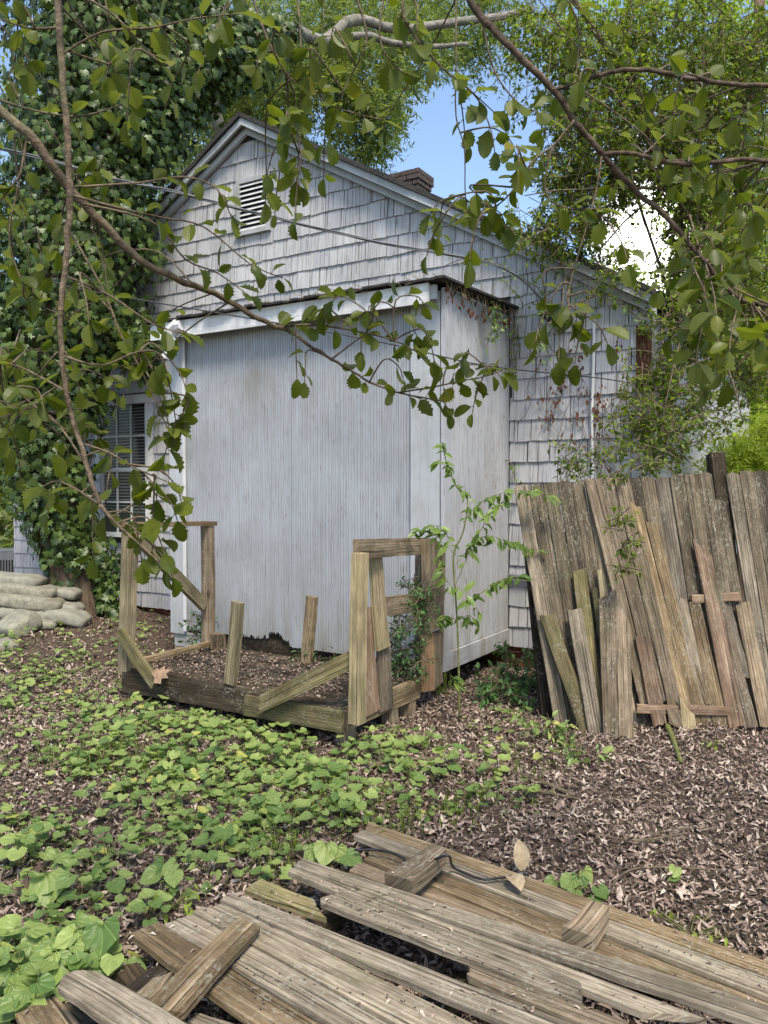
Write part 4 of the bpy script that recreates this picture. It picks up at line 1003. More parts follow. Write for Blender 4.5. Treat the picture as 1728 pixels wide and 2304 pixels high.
for (cx, cy, rx, ry, w, sz) in EL:
    n = int(rx * ry * w / (180 if cy < 1560 else 260 if cy < 1640 else 330))
    for i in range(n):
        a = rnd.uniform(0, 6.28); q = math.sqrt(rnd.random()) * (1 + .15 * rnd.gauss(0, 1)); x, y = cx + rx * q * math.cos(a), cy + ry * q * math.sin(a)
        if y < 1290: continue
        p = onz(*D(x, y), .04)
        if p.y > 11: continue
        t_, s_ = -(p - C0).dot(U), (p - C0).dot(V)
        if T0 - .03 < t_ < T1 + .03 and S1 - .03 < s_ < S2 + .2: continue
        if s_ > -.02 and -.02 < t_ < BT: continue
        if s_ > S0 - .05: continue
        # the fallen boards lie here
        dx, dy = D(x, y)
        edge = 1800 + (820 - x) * .43 if x < 820 else 1790 + (x - 820) * .4
        if x > 330 and y > edge - 5: continue
        cl.append((p.x, p.y, sz * .80 * rnd.choice([.55, .75, .9, 1., 1.3]) * rnd.uniform(.85, 1.15)))
VP, VD, VN, VS = [], [], [], []; stems = MB()
for (x, y, sz) in cl:
    z = gz(x, y); k = rnd.choice([2, 3, 4, 5, 6]); a0_ = rnd.uniform(0, 6.28)
    for j in range(k):
        a = a0_ + j * 6.28 / k + rnd.uniform(-.5, .5); R_ = rnd.uniform(.015, .075); hh = rnd.uniform(.035, .115) * (sz / .06)
        p = Vector((x + math.cos(a) * R_, y + math.sin(a) * R_, z + hh)); tilt = rnd.uniform(.1, .75)
        d = Vector((math.cos(a), math.sin(a), -tilt + rnd.uniform(-.1, .45))); n_ = Vector((math.cos(a) * tilt, math.sin(a) * tilt - .22, 1))
        VP.append(tuple(p)); VD.append(tuple(d)); VN.append(tuple(n_)); VS.append(sz * rnd.uniform(.65, 1.25))
        if y < 5.2: stems.tube([Vector((x, y, z)), Vector((x + math.cos(a)*R_*.4, y + math.sin(a)*R_*.4, z + hh * .6)), p], .0014, 3, cap=False)
VP = np.array(VP); VD = np.array(VD); VN = np.array(VN); VS = np.array(VS); idx = rng.permutation(len(VP)); print('violet leaves', len(VP))
hs = [tmpl_heart(.18, .03, 0), tmpl_heart(.30, .045, 1.), tmpl_heart(.02, .05, 2.2), tmpl_heart(.45, .03, 4)]
vroot = empty('violet_ground_cover', (0, 4, 0), 'dense light green heart-leaved violets spreading over the ground before the porch', 'ground cover'); vroot['kind'] = 'stuff'
for i, h_ in enumerate(hs):
    j = idx[i::4]; leaves('violet_leaf', h_, VP[j], VD[j], VN[j], VS[j], M['violet'], vroot, rng.random(len(j)) ** 1.2)
o = stems.build('stalk', M['vinestem'], vroot, Matrix.Identity(4)); o['kind'] = 'stuff'
hm = leaf_meshes(hs, M['violet'], 'leaf')
def plant(name, x, y, specs, label, cat='plant', z=None, mat_stem='vinestem', meshes=None, group=None):
    p0 = onz(x, y, .02); p0.z = gz(p0.x, p0.y); r = empty(name, p0, label, cat, group); st = MB()
    for (dx, dy, hh, s_, tx) in specs:
        p = p0 + Vector((dx, dy, hh)); d = Vector((dx * 3 + tx, dy * 3 - .3, -.25)); n_ = Vector((rnd.uniform(-.25, .25), -.45, 1))
        single_leaf('leaf', rnd.choice(meshes or hm), p, d, n_, s_, r); st.tube([p0, p0 + Vector((dx*.3, dy*.3, hh*.65)), p], .0017, 4, cap=False)
    st.build('stalk', M[mat_stem], r, Matrix.Translation(p0), inv=Matrix.Translation(-p0)); return r
def sp_(n, R_, h0, h1, s0, s1): return [(rnd.uniform(-R_, R_), rnd.uniform(-R_, R_), rnd.uniform(h0, h1), rnd.uniform(s0, s1), rnd.uniform(-.6, .6)) for _ in range(n)]
plant('violet_plant', *cA(285, 330), [(0, .02, .11, .135, .1)] + sp_(3, .08, .03, .08, .05, .07), 'violet with the single largest round yellow-green leaf, lower left')
plant('violet_plant', *cA(640, 690), [(.0, .0, .13, .12, .1), (-.05, -.03, .10, .095, -.2)] + sp_(4, .08, .03, .1, .05, .08), 'tall violet clump right at the broken end of the fallen boards')
plant('violet_plant', *cA(360, 760), sp_(5, .09, .06, .13, .07, .10), 'violet clump hanging over the rounded grey plank')
plant('violet_plant', *cA(150, 900), sp_(7, .10, .04, .13, .07, .10), 'violet clump at the left edge just above the lowest plank')
plant('violet_plant', *cA(1060, 300), sp_(4, .07, .07, .12, .07, .09), 'pair of round violet leaves standing on tall stalks above bare litter')
plant('violet_plant', *cB(620, 260), sp_(6, .09, .05, .12, .07, .10), 'violet clump against the far tip of the long grey board')
plant('violet_plant', *cC(620, 340), sp_(7, .10, .02, .07, .05, .075), 'small violet plant alone in the litter right of the fallen panel')
plant('violet_plant', *cC(1130, 300), sp_(2, .03, .02, .05, .05, .06), 'tiny two-leaf seedling on the open litter')
sm = leaf_meshes([tmpl_simple(.36, .1, .2)], M['bright'], 'leaf')
plant('weed', *cC(1230, 590), sp_(26, .13, .02, .06, .03, .055), 'low bright green weed patch at the edge of the fallen boards', 'weed', meshes=sm)
plant('weed', *cA(1080, 400), sp_(18, .09, .02, .06, .03, .055), 'small feathery weed beside the pale broken board ends', 'weed', meshes=sm)
plant('weed', *c3(1330, 1790), sp_(7, .06, .02, .05, .03, .05), 'tiny yellow-green weed at the foot of the leaning panel', 'weed', meshes=sm)
# grass tufts
m = MB()
for (cx, cy, n) in ((150, 1640, 90), (330, 1650, 90), (700, 1750, 70), (860, 1790, 60), (955, 1500, 26), (1000, 1740, 50), (1130, 1660, 40), (600, 1840, 60)):
    for i in range(n):
        p = onz(*D(cx + rnd.gauss(0, 60 if n > 30 else 10), cy + rnd.gauss(0, 22 if n > 30 else 4)), .01); p.z = gz(p.x, p.y); a = rnd.uniform(0, 6.28); L_ = rnd.uniform(.05, .15) * (2 if n == 26 else 1); w = Vector((math.sin(a), -math.cos(a), 0)) * .003
        d = Vector((math.cos(a), math.sin(a), 0)); q1 = p + d * L_ * .35 + Z * L_ * .7; q2 = p + d * L_ * .95 + Z * L_ * .55
        m.add([p - w, p + w, q1 + w, q1 - w, q2], [(0, 1, 2, 3), (3, 2, 4)])
o = m.build('grass', M['fine']); tag(o, 'thin grass blades coming up between the violets', 'grass', kind='stuff')
def big_leaf(p, s_, label, mat, d=(.6, .2, .3), n=(0, -.6, 1), tm=None):
    me = leaf_meshes([tm or tmpl_holly(0, .6, .2, .3)], mat, 'dry_leaf')[0]; o = single_leaf('dry_leaf', me, tuple(p), d, n, s_, None); tag(o, label, 'leaf')
M['dryleaf'] = simple('pale_dry_leaf', (.40, .31, .19), .7, 30, .3, .003); M['dryo'] = simple('orange_dry_leaf', (.24, .155, .095), .7, 30, .3, .003)
big_leaf(onz(*cC(300, 270), .05), .115, 'pale yellow dry leaf standing upright at the edge of the fallen boards', M['dryleaf'], (0, .1, 1), (.1, -1, .2))
big_leaf(onz(*cC(300, 380), .125), .11, 'cream dry leaf lying on the far board', M['dryleaf'], (-.2, .8, .25), (0, -.2, 1))
big_leaf(tsz(*c2(222, 775), s=S1-.1), .14, 'curled orange-brown leaf caught on the fallen baluster at the porch corner', M['dryo'], (1, .1, .5), (-.2, -.8, .7), tmpl_ivy())
# ------------------------------------------------------------------ trees
def dpt(x, y, d): return ony(*D(x, y), d)
def tubeobj(name, pts, r0, r1, mat, parent, k=4, n=8, label=None, wob=0):
    P = smoothpath(pts, k); N = len(P)
    if wob: P = [p + Vector((rnd.gauss(0, wob), rnd.gauss(0, wob), rnd.gauss(0, wob))) if 0 < i < N-1 else p for i, p in enumerate(P)]
    m = MB(); m.tube(P, [r0 + (r1 - r0) * i / (N-1) for i in range(N)], n); Mx = Matrix.Translation(P[0])
    o = m.build(name, M[mat] if isinstance(mat, str) else mat, parent, Mx, smooth=True, inv=Mx.inverted())
    if label: o['label'] = label
    return o, P
# --- the ivy-covered tree
ivt = empty('ivy_covered_tree', dpt(160, 1310, 9.3), 'big tree smothered in dark ivy standing at the left corner by the cement bags', 'tree')
rootz = dpt(160, 1310, 9.3)
tubeobj('trunk', [rootz + Vector((.05, 0, -.25)), rootz + Vector((.02, 0, .05)), dpt(150, 1230, 9.3), dpt(140, 1150, 9.3), dpt(130, 1000, 9.3), dpt(120, 800, 9.3), dpt(150, 500, 9.3), dpt(190, 200, 9.3), dpt(220, -200, 9.3)], .31, .20, 'bark', ivt, 4, 14, wob=.008)
tubeobj('limb', [dpt(190, 300, 9.3), dpt(330, 190, 9.5), dpt(460, 120, 9.8), dpt(620, 70, 10.2), dpt(700, 88, 10.8), dpt(760, 42, 11.2), dpt(860, 62, 11.6), dpt(1010, 45, 12), dpt(1150, 20, 12.5)], .11, .05, 'palebark', ivt, 4, 8, wob=.012)
tubeobj('limb', [dpt(700, 88, 10.8), dpt(800, 80, 11.2), dpt(900, 100, 11.5), dpt(1010, 95, 12)], .06, .03, 'palebark', ivt, 4, 7, wob=.01)
IV = [((160, 1225, 9.2), .30), ((150, 1170, 9.2), .38), ((105, 1060, 9.2), .46), ((95, 930, 9.2), .56), ((110, 800, 9.2), .74), ((140, 650, 9.2), .96), ((165, 480, 9.2), .88), ((190, 320, 9.2), .92), ((225, 150, 9.2), 1.0), ((240, 0, 9.2), 1.1), ((260, -180, 9.2), 1.0)]
IV2 = [((230, 300, 9.2), .70), ((330, 200, 9.3), .68), ((430, 140, 9.5), .62), ((510, 110, 9.7), .50), ((580, 85, 9.9), .34), ((630, 75, 10), .2)]
IV3 = [((290, 710, 9.25), .28), ((315, 750, 9.2), .24), ((310, 800, 9.3), .12)]
IV4 = [((215, 1180, 9.3), .22), ((235, 1250, 9.25), .16), ((225, 1300, 9.2), .14), ((250, 1330, 9.1), .10)]
def polyscatter(poly, n, lo, hi):
    P = np.array([list(dpt(*a)) for a, r in poly]); R_ = np.array([r for a, r in poly]); seg = np.linalg.norm(np.diff(P, axis=0), axis=1) * (R_[1:] + R_[:-1]); cs = np.concatenate([[0], np.cumsum(seg)]) / seg.sum()
    u = rng.random(n); i = np.clip(np.searchsorted(cs, u) - 1, 0, len(seg) - 1); f = ((u - cs[i]) / (cs[i+1] - cs[i] + 1e-9))[:, None]
    c = P[i] * (1 - f) + P[i+1] * f; r = R_[i] * (1 - f[:, 0]) + R_[i+1] * f[:, 0]
    d = rdir(n); lump = 1 + .20 * np.sin(d[:, 0] * 5 + c[:, 2] * 4.1) * np.cos(d[:, 2] * 4 + c[:, 2] * 2.3) + .10 * np.sin(c[:, 2] * 9 + d[:, 1] * 7)
    q = r * rng.uniform(lo, hi, n) * lump
    return c + d * q[:, None], d, c
parts_ = []
for poly, n, lo, hi in ((IV, 22000, .80, 1.04), (IV, 5000, .5, .8), (IV2, 7500, .6, 1.05), (IV3, 900, .4, 1.1), (IV4, 900, .3, 1.2)):
    parts_.append(polyscatter(poly, n, lo, hi))
P = np.concatenate([p[0] for p in parts_]); O = np.concatenate([p[1] for p in parts_])
keep = (P[:, 2] > .12) & (O[:, 1] < .55); P = P[keep]; O = O[keep]
# a wall stands behind: keep the ivy in front of it
sw = (P - np.array([C0.x, C0.y, 0])) @ np.array([V.x, V.y, 0]); keep = sw < S0 - .02; hi_ = P[:, 2] > 4.6; keep |= hi_; P = P[keep]; O = O[keep]
dd_ = np.tile([0, 0, -1.], (len(P), 1)) + rng.normal(size=(len(P), 3)) * .45; nn_ = O + np.array([0, -.3, .45]) + rng.normal(size=(len(P), 3)) * .35
sz = rng.uniform(.055, .11, len(P)); px, py = in_poly_px(P)
onf = (px > 0) & (px < SW) & (py > 0) & (py < SH) & (O[:, 1] < -.5) & (px > 60); cand_i = np.where(onf)[0]; cand_i = cand_i[np.argsort(-sz[cand_i])][:300]
im = leaf_meshes([tmpl_ivy()] * 6, M['ivy'], 'ivy_leaf')
for i in cand_i: single_leaf('ivy_leaf', im[int(i) % 6], P[i], dd_[i], nn_[i], sz[i], ivt)
mask = np.ones(len(P), bool); mask[cand_i] = False
leaves('ivy_leaf', tmpl_ivy(), P[mask], dd_[mask], nn_[mask], sz[mask], M['ivy'], ivt)
m = MB()
for poly, k in ((IV, .62), (IV2, .5)):
    pts = [dpt(*a) + Vector((0, .12, 0)) for a, r in poly]; m.tube(pts, [r * k for a, r in poly], 12)
o = m.build('ivy_core', M['bark'], ivt, Matrix.Translation(rootz), inv=Matrix.Translation(-rootz), smooth=True)  # solid core added inside the ivy to block sky between the leaves
# --- crowns of small leaves
TM = {'s': tmpl_simple(.5, .1, .12), 'n': tmpl_quad(.24, .06), 'q': tmpl_quad(.55, .12)}
def crown(root, blobs, tm, size, mat, per=12, sprig=.22, up=.4, twigs=False, gap=None, name='leaf', droop=-.3, thin=1.):
    """blobs: (photo x, y, distance, radius m, sprigs); each sprig is a short twig with leaves along it"""
    Ps, Ds, Ns, Ss = [], [], [], []; m = MB()
    for (x, y, d, r, n) in blobs:
        c = np.array(list(dpt(x, y, d))); q = rdir(n) * (rng.random((n, 1)) ** .45) * r * np.array([1, 1, .8]); q *= (1 + .25 * np.sin(q[:, :1] * 4 / r + x)) ; a = c + q
        tdir = rdir(n) + np.array([0, 0, droop]) + q / r * .5; tdir /= np.linalg.norm(tdir, axis=1, keepdims=True)
        if gap is not None:
            gx, gy = in_poly_px(a); k = np.array([not gap(X / 1.0416, Y / 1.0416) for X, Y in zip(gx, gy)]) & (rng.random(len(a)) < thin); a = a[k]; tdir = tdir[k]
        nn = len(a)
        u = np.tile((np.arange(per) + .5) / per, nn); A = np.repeat(a, per, 0); Tt = np.repeat(tdir, per, 0); side = rdir(nn * per)
        side -= (side * Tt).sum(1, keepdims=True) * Tt; side /= np.linalg.norm(side, axis=1, keepdims=True)
        Pl = A + Tt * (u * sprig * rng.uniform(.7, 1.3, nn * per))[:, None] + side * .01
        Ps.append(Pl); Ds.append(Tt * .5 + side + np.array([0, 0, -.25])); N_ = rng.normal(size=(nn * per, 3)) * .55 + np.array([0, 0, 1.]); Ns.append(N_); Ss.append(size * rng.uniform(.6, 1.3, nn * per))
        if twigs:
            for i in range(0, nn, 1 if twigs == 2 else 2): p = Vector(a[i]); t_ = Vector(tdir[i]); m.tube([p - t_ * sprig * rnd.uniform(.3, 1.5) + Vector((rnd.uniform(-.05, .05), 0, rnd.uniform(-.05, .05))), p, p + t_ * sprig], .0032, 3, cap=False)
    o = leaves(name, TM[tm], np.concatenate(Ps), np.concatenate(Ds), np.concatenate(Ns), np.concatenate(Ss), M[mat], root)
    if twigs and m.v: t = m.build('twig', M['twig'], root, Matrix.Identity(4)); t['kind'] = 'stuff'
    return o
def inpoly(poly):
    def f(x, y):
        c = False; j = len(poly) - 1
        for i in range(len(poly)):
            if (poly[i][1] > y) != (poly[j][1] > y) and x < (poly[j][0] - poly[i][0]) * (y - poly[i][1]) / (poly[j][1] - poly[i][1]) + poly[i][0]: c = not c
            j = i
        return c
    return f
gapA = inpoly([(790, 385), (850, 330), (880, 190), (960, 150), (1060, 190), (1120, 290), (1130, 400), (1080, 470), (1130, 520), (1100, 560), (900, 480)])
gapB = inpoly([(1310, 480), (1390, 420), (1450, 470), (1440, 570), (1350, 590)])
def gaps(x, y): return gapA(x, y) or (gapB(x, y) and rnd.random() < .8)
tr = empty('willow_oak', dpt(640, 1060, 17) * 1, 'tall airy narrow-leaved tree rising behind the gable', 'tree'); tr.location.z = 0
base = Vector(tr.location)
tubeobj('trunk', [base, dpt(600, 800, 17), dpt(560, 500, 16.5), dpt(520, 250, 16), dpt(540, -200, 16)], .30, .14, 'palebark', tr, 4, 9, wob=.03)
tubeobj('limb', [dpt(560, 500, 16.5), dpt(490, 310, 14), dpt(465, 240, 13.6), dpt(470, 190, 13.5), dpt(440, 60, 13.3), dpt(380, -120, 13)], .14, .06, 'palebark', tr, 4, 8, wob=.02)
for k in range(16):
    a = dpt(rnd.uniform(450, 620), rnd.uniform(100, 500), 16); b = dpt(rnd.uniform(330, 780), rnd.uniform(-100, 260), rnd.uniform(13, 18)); tubeobj('limb', [a, (a + b) / 2 + Vector((0, 0, .4)), b], .06, .012, 'palebark', tr, 3, 5, wob=.03)
crown(tr, [(380, 400, 14, 1.2, 420), (440, 320, 15, 1.4, 480), (350, 250, 15, 1.5, 420), (470, 150, 15, 1.5, 520), (560, 220, 15, 1.2, 420), (620, 120, 14, 1.5, 620), (720, 200, 14, 1.2, 620), (780, 120, 14, 1.2, 560), (700, 40, 15, 1.5, 520), (820, 30, 15, 1.2, 420), (830, 260, 14, .8, 380), (790, 330, 14, .6, 220), (900, 110, 14, .9, 300), (860, 210, 13, .5, 150), (930, 30, 15, 1.2, 360), (1010, 90, 15, 1.0, 260), (1080, 20, 15, 1.2, 360), (560, 40, 17, 2, 420), (300, 100, 17, 2, 300), (390, 480, 13, .8, 200), (870, 340, 13, .35, 70), (925, 385, 13, .4, 60)], 'n', .12, 'willow', per=16, sprig=.36, gap=gaps, thin=.62)
pv = empty('privet_tree', dpt(1720, 1060, 7.4), 'small-leaved dark tree arching over the fence on the right', 'tree'); pv.location.z = 0; base = Vector(pv.location)
tubeobj('trunk', [base, dpt(1700, 900, 7.4), dpt(1650, 700, 7.4), dpt(1500, 450, 7.2), dpt(1380, 200, 7), dpt(1250, 20, 6.8), dpt(1150, -150, 6.6)], .04, .018, 'twig', pv, 4, 8, wob=.01)
for k in range(26):
    a = dpt(rnd.uniform(1420, 1600), rnd.uniform(350, 800), 7.2); b = dpt(rnd.uniform(1130, 1700), rnd.uniform(-30, 950), rnd.uniform(5.8, 8)); tubeobj('branch', [a, (a + b) / 2 + Vector((0, 0, rnd.uniform(.0, .35))), b], .016, .004, 'twig', pv, 3, 5, wob=.012)
crown(pv, [(1150, 90, 7, .45, 150), (1230, 160, 7, .5, 200), (1330, 120, 7, .6, 260), (1440, 100, 7, .7, 300), (1560, 90, 7, .7, 300), (1640, 200, 7, .7, 300), (1500, 240, 7, .7, 340), (1380, 260, 7, .6, 320), (1270, 280, 6.8, .45, 260), (1220, 370, 6.8, .35, 200), (1330, 390, 6.9, .45, 260), (1450, 370, 7, .5, 220), (1600, 360, 7, .6, 340), (1560, 480, 7, .6, 340), (1240, 480, 6.8, .35, 200), (1180, 510, 6.6, .22, 90), (1330, 540, 6.8, .28, 60), (1500, 600, 7, .5, 260), (1620, 620, 7, .5, 240), (1460, 700, 6.6, .35, 130), (1560, 760, 6.8, .45, 170), (1640, 820, 6.8, .35, 110), (1430, 820, 6.4, .30, 120), (1400, 900, 6.2, .25, 90), (1500, 880, 6.4, .3, 90), (1440, 960, 6.0, .22, 70), (1300, 610, 6.5, .22, 30), (1110, 380, 6.6, .15, 14), (1080, 470, 6.4, .2, 20), (1350, 960, 6.0, .10, 16), (1240, 980, 6.0, .12, 14)], 's', .050, 'fine', per=9, sprig=.17, gap=gaps, twigs=2, thin=.66)
ft = empty('maple_tree', dpt(1640, 1060, 15), 'bright sunlit tree in the background beyond the right of the house', 'tree'); ft.location.z = 0; base = Vector(ft.location)
tubeobj('trunk', [base, dpt(1640, 800, 15), dpt(1600, 400, 15), dpt(1640, 0, 15)], .22, .1, 'bark', ft, 4, 8, wob=.03)
crown(ft, [(1460, 760, 11, .7, 320), (1500, 650, 13, 1.2, 420), (1600, 560, 14, 1.5, 520), (1680, 700, 14, 1.5, 520), (1620, 850, 14, 1.2, 420), (1660, 960, 13, .9, 300), (1480, 470, 15, 1.2, 260), (1600, 350, 15, 1.5, 420), (1700, 200, 15, 1.7, 520), (1550, 100, 16, 1.8, 520), (1400, 30, 16, 1.8, 420), (1250, 60, 17, 1.4, 260), (1380, 260, 17, 1.0, 160), (1420, 960, 10.5, .35, 130), (1400, 850, 10, .3, 90), (1600, 1000, 11, .5, 200)], 's', .11, 'bright', per=9, sprig=.30, gap=gaps, thin=.75)
bu = empty('cypress_shrub', dpt(1600, 1100, 8), 'yellow-green feathery shrub rising just behind the fence post', 'shrub'); bu.location.z = 0; base = Vector(bu.location)
tubeobj('trunk', [base, dpt(1600, 1000, 8)], .04, .02, 'bark', bu)
crown(bu, [(1600, 1000, 8, .28, 240), (1660, 985, 8, .3, 240), (1690, 920, 8, .25, 120), (1560, 1040, 8, .2, 120)], 'n', .06, 'bright', per=14, sprig=.2, droop=.5)
lt = empty('garden_tree', dpt(30, 1060, 17), 'pale green leafy tree in the bright gap at the far left', 'tree'); lt.location.z = 0; base = Vector(lt.location)
tubeobj('trunk', [base, dpt(10, 900, 17), dpt(-20, 500, 17)], .2, .1, 'bark', lt, 4, 8)
crown(lt, [(20, 1080, 15, .9, 320), (60, 980, 15, .9, 260), (-20, 900, 16, 1.2, 260), (30, 780, 16, 1.2, 200), (-40, 600, 17, 2, 300), (60, 1150, 13, .35, 60), (0, 300, 17, 2, 300), (-60, 1130, 14, .8, 200), (100, 1100, 14, .5, 120)], 's', .12, 'willow', per=9, sprig=.3)
# distant woods that close the horizon
for i, (x, y, w, lb) in enumerate([(-16, 30, 8, 'distant dark tree clump to the left'), (-4, 42, 9, 'distant tree clump behind the house'), (12, 36, 8, 'distant tree clump right of the house'), (24, 30, 8, 'distant tree clump at far right')]):
    t_ = empty('distant_tree', (x, y, 0), lb, 'tree', 'distant trees'); tubeobj('trunk', [Vector((x, y, 0)), Vector((x + .3, y, 4)), Vector((x, y, 8))], .35, .15, 'bark', t_, 3, 7)
    n = 1500; q = rdir(n) * rng.random((n, 1)) ** .4 * np.array([w, 3, 4.5]) + np.array([x, y, 5.]); A = np.repeat(q, 5, 0) + rng.normal(size=(n * 5, 3)) * .3
    leaves('leaf', TM['q'], A, rdir(n * 5), rdir(n * 5) + np.array([0, 0, .8]), rng.uniform(.3, .6, n * 5), M['willow'], t_)
# --- vines on the roof corner and the right wall
vi = empty('creeper_vine', dpt(1150, 640, 6.9), 'green creeper trailing over the shed roof corner and down the right shingles', 'vine')
m = MB(); Ps, Ds, Ns, Ss = [], [], [], []
def vine(pts, s0=.05, dens=26, r=.004, spread=.06):
    P = smoothpath(pts, 6); m.tube(P, r, 4)
    for i in range(len(P) - 1):
        L_ = (P[i+1] - P[i]).length
        for k in range(max(1, int(L_ * dens))):
            p = P[i].lerp(P[i+1], rnd.random()); Ps.append((p.x + rnd.gauss(0, spread*.5), p.y - abs(rnd.gauss(0, spread*.4)), p.z + rnd.gauss(0, spread*.5))); Ds.append((rnd.gauss(0, .8), rnd.gauss(-.3, .5), rnd.gauss(-.5, .5))); Ns.append((rnd.gauss(0, .5), -.6, 1 + rnd.gauss(0, .3))); Ss.append(s0 * rnd.uniform(.6, 1.3))
W_ = lambda x, y, o=.06: hv(*(lambda q: (q[0], S0 - o, q[1]))(on_s(*D(x, y), S0 - o)))
for pts in ([(1130, 660), (1180, 640), (1230, 600), (1260, 560)], [(1010, 560), (1060, 565), (1110, 590), (1160, 620)], [(960, 575), (1000, 560), (1030, 570)], [(1160, 620), (1200, 680), (1180, 740), (1190, 780)], [(1230, 600), (1245, 680), (1240, 740)], [(1240, 560), (1300, 590), (1340, 600), (1390, 640)], [(1180, 540), (1240, 560), (1290, 580)], [(1080, 600), (1120, 640), (1130, 665)], [(1112, 690), (1108, 740), (1115, 790)], [(1106, 700), (1104, 760), (1110, 830)], [(1118, 700), (1120, 750)], [(1150, 600), (1165, 680), (1160, 720)], [(1100, 990), (1115, 1040), (1120, 1070)], [(1340, 660), (1385, 700), (1380, 770)], [(1280, 620), (1350, 660), (1400, 720)], [(1200, 520), (1260, 545), (1330, 600), (1400, 640)], [(1170, 500), (1210, 560), (1230, 640)]):
    vine([W_(x, y, .06 + .25 * rnd.random() * (y < 700)) for x, y in pts], .045, 48)
for pts in ([(1060, 660), (1065, 700), (1050, 750)], [(1072, 655), (1080, 700), (1068, 730)], [(1168, 660), (1172, 720), (1160, 775)]):
    vine([ony(*D(x, y), 6.7) for x, y in pts], .045, 130, .0025, .05)
leaves('leaf', TM['s'], np.array(Ps), np.array(Ds), np.array(Ns), np.array(Ss), M['sapling'], vi)
o = m.build('stem', M['twig'], vi, Matrix.Translation(vi.location), inv=Matrix.Translation(-Vector(vi.location))); o['kind'] = 'stuff'
Ps, Ds, Ns, Ss = [], [], [], []; m = MB()
for (x, y, n) in ((1243, 770, 6), (1250, 800, 14), (1160, 790, 6), (1200, 860, 10), (1215, 830, 8), (1250, 900, 16), (1290, 880, 22), (1290, 920, 16), (1240, 950, 8), (1170, 880, 5), (1190, 895, 9), (1305, 1010, 10), (1310, 1040, 8), (1340, 760, 10), (1300, 850, 10), (1262, 840, 8)):
    for k in range(n): 
        p = W_(x + rnd.gauss(0, 9), y + rnd.gauss(0, 14), .05); Ps.append(tuple(p)); Ds.append((rnd.gauss(0, .4), -.3, -1)); Ns.append((rnd.gauss(0, 1), -1, .3)); Ss.append(rnd.uniform(.025, .06))
for k in range(46):
    s_ = rnd.uniform(-.1, S0 - .1); p = hv(-.06, s_, ZT + .02 - rnd.uniform(0, .12)); Ps.append(tuple(p)); Ds.append((rnd.gauss(0, .3), 0, -1)); Ns.append((rnd.gauss(0, 1), -1, .2)); Ss.append(rnd.uniform(.03, .06))
for k in range(24):
    x, y = rnd.uniform(1140, 1380), rnd.uniform(740, 960); pts = [W_(x, y, .035)]
    for j in range(5): x += rnd.uniform(-24, 24); y += rnd.uniform(8, 34); pts.append(W_(x, y, .033))
    m.tube(pts, .0022, 3)
o = leaves('dead_vine', TM['s'], np.array(Ps), np.array(Ds), np.array(Ns), np.array(Ss), M['rust']); tag(o, 'dead brown vine leaves clinging to the right shingles and the roof edge', 'dead vine')
o = m.build('vine_stem', M['bark'], None); tag(o, 'thin bare vine stems stuck to the right shingle wall', 'dead vine', kind='stuff')
# --- sapling at the corner, shrub in the railing, shade plants
sl = leaf_meshes([tmpl_simple(.42, .1, .2), tmpl_simple(.36, .14, .3), tmpl_simple(.45, .06, .1)] * 2, M['sapling'], 'leaf')
sp0 = onz(*D(992, 1560), .0)
sapl = empty('corner_sapling', sp0, 'slender green sapling growing at the right corner of the bump-out', 'sapling')
dS = sp0.y
E = lambda x, y, dd=0: ony(*D(x, y), dS + dd)
mainst = [E(992, 1560), E(990, 1400), E(985, 1300), E(980, 1200), E(1000, 1150), E(1010, 1080), E(985, 1050), E(965, 1000), E(955, 955)]
tubeobj('stem', mainst, .0075, .003, 'vinestem', sapl, 4, 6)
sb = [[(985, 1260), (1020, 1180), (1060, 1110), (1090, 1080)], [(985, 1220), (1040, 1160), (1100, 1170), (1170, 1190)], [(985, 1200), (930, 1150), (890, 1150)], [(985, 1200), (955, 1140), (920, 1140)], [(985, 1320), (1040, 1280), (1090, 1250), (1130, 1245)], [(985, 1290), (960, 1240), (945, 1200)], [(988, 1340), (960, 1330), (935, 1350)], [(988, 1340), (1015, 1330), (1035, 1360)], [(1000, 1130), (1045, 1080), (1120, 1060), (1190, 1070)], [(965, 1010), (945, 990)], [(985, 1260), (1010, 1290), (1040, 1330)], [(990, 1480), (975, 1460)]]
m = MB()
def putleaf(root, p, s_, meshes, down=.5): 
    d = Vector((rnd.gauss(0, .8), rnd.gauss(-.1, .4), -down + rnd.gauss(0, .35))); single_leaf('leaf', rnd.choice(meshes), p, d, Vector((rnd.gauss(0, .5), -.8, .9)), s_, root)
for pts in sb:
    P = smoothpath([E(x, y, rnd.uniform(-.06, .06)) for x, y in pts], 4); m.tube(P, .0026, 4)
    L_ = sum((P[i+1] - P[i]).length for i in range(len(P)-1)); n = max(4, int(L_ * 36))
    for k in range(n):
        u = (.2 + .8 * k / n) * (len(P) - 1); p = P[int(u)].lerp(P[min(int(u)+1, len(P)-1)], u % 1); putleaf(sapl, p, rnd.uniform(.06, .115), sl)
PS = smoothpath(mainst, 4)
for k in range(34): u = rnd.uniform(.55, 1) * (len(PS) - 1); putleaf(sapl, PS[int(u)].lerp(PS[min(int(u)+1, len(PS)-1)], u % 1), rnd.uniform(.045, .085), sl)
m.build('twig', M['vinestem'], sapl, Matrix.Translation(sp0), inv=Matrix.Translation(-sp0))['kind'] = 'stuff'
def shrub(name, blobs, size, mat, label, per=8, sprig=.1, x0=None):
    b = blobs[0]; r = empty(name, onz(*D(*x0), 0) if x0 else dpt(b[0], b[1], b[2]), label, 'shrub'); crown(r, blobs, 's', size, mat, per=per, sprig=sprig, twigs=2); return r
dR = tsz(*c2(1400, 500), t=T0 - .0).y
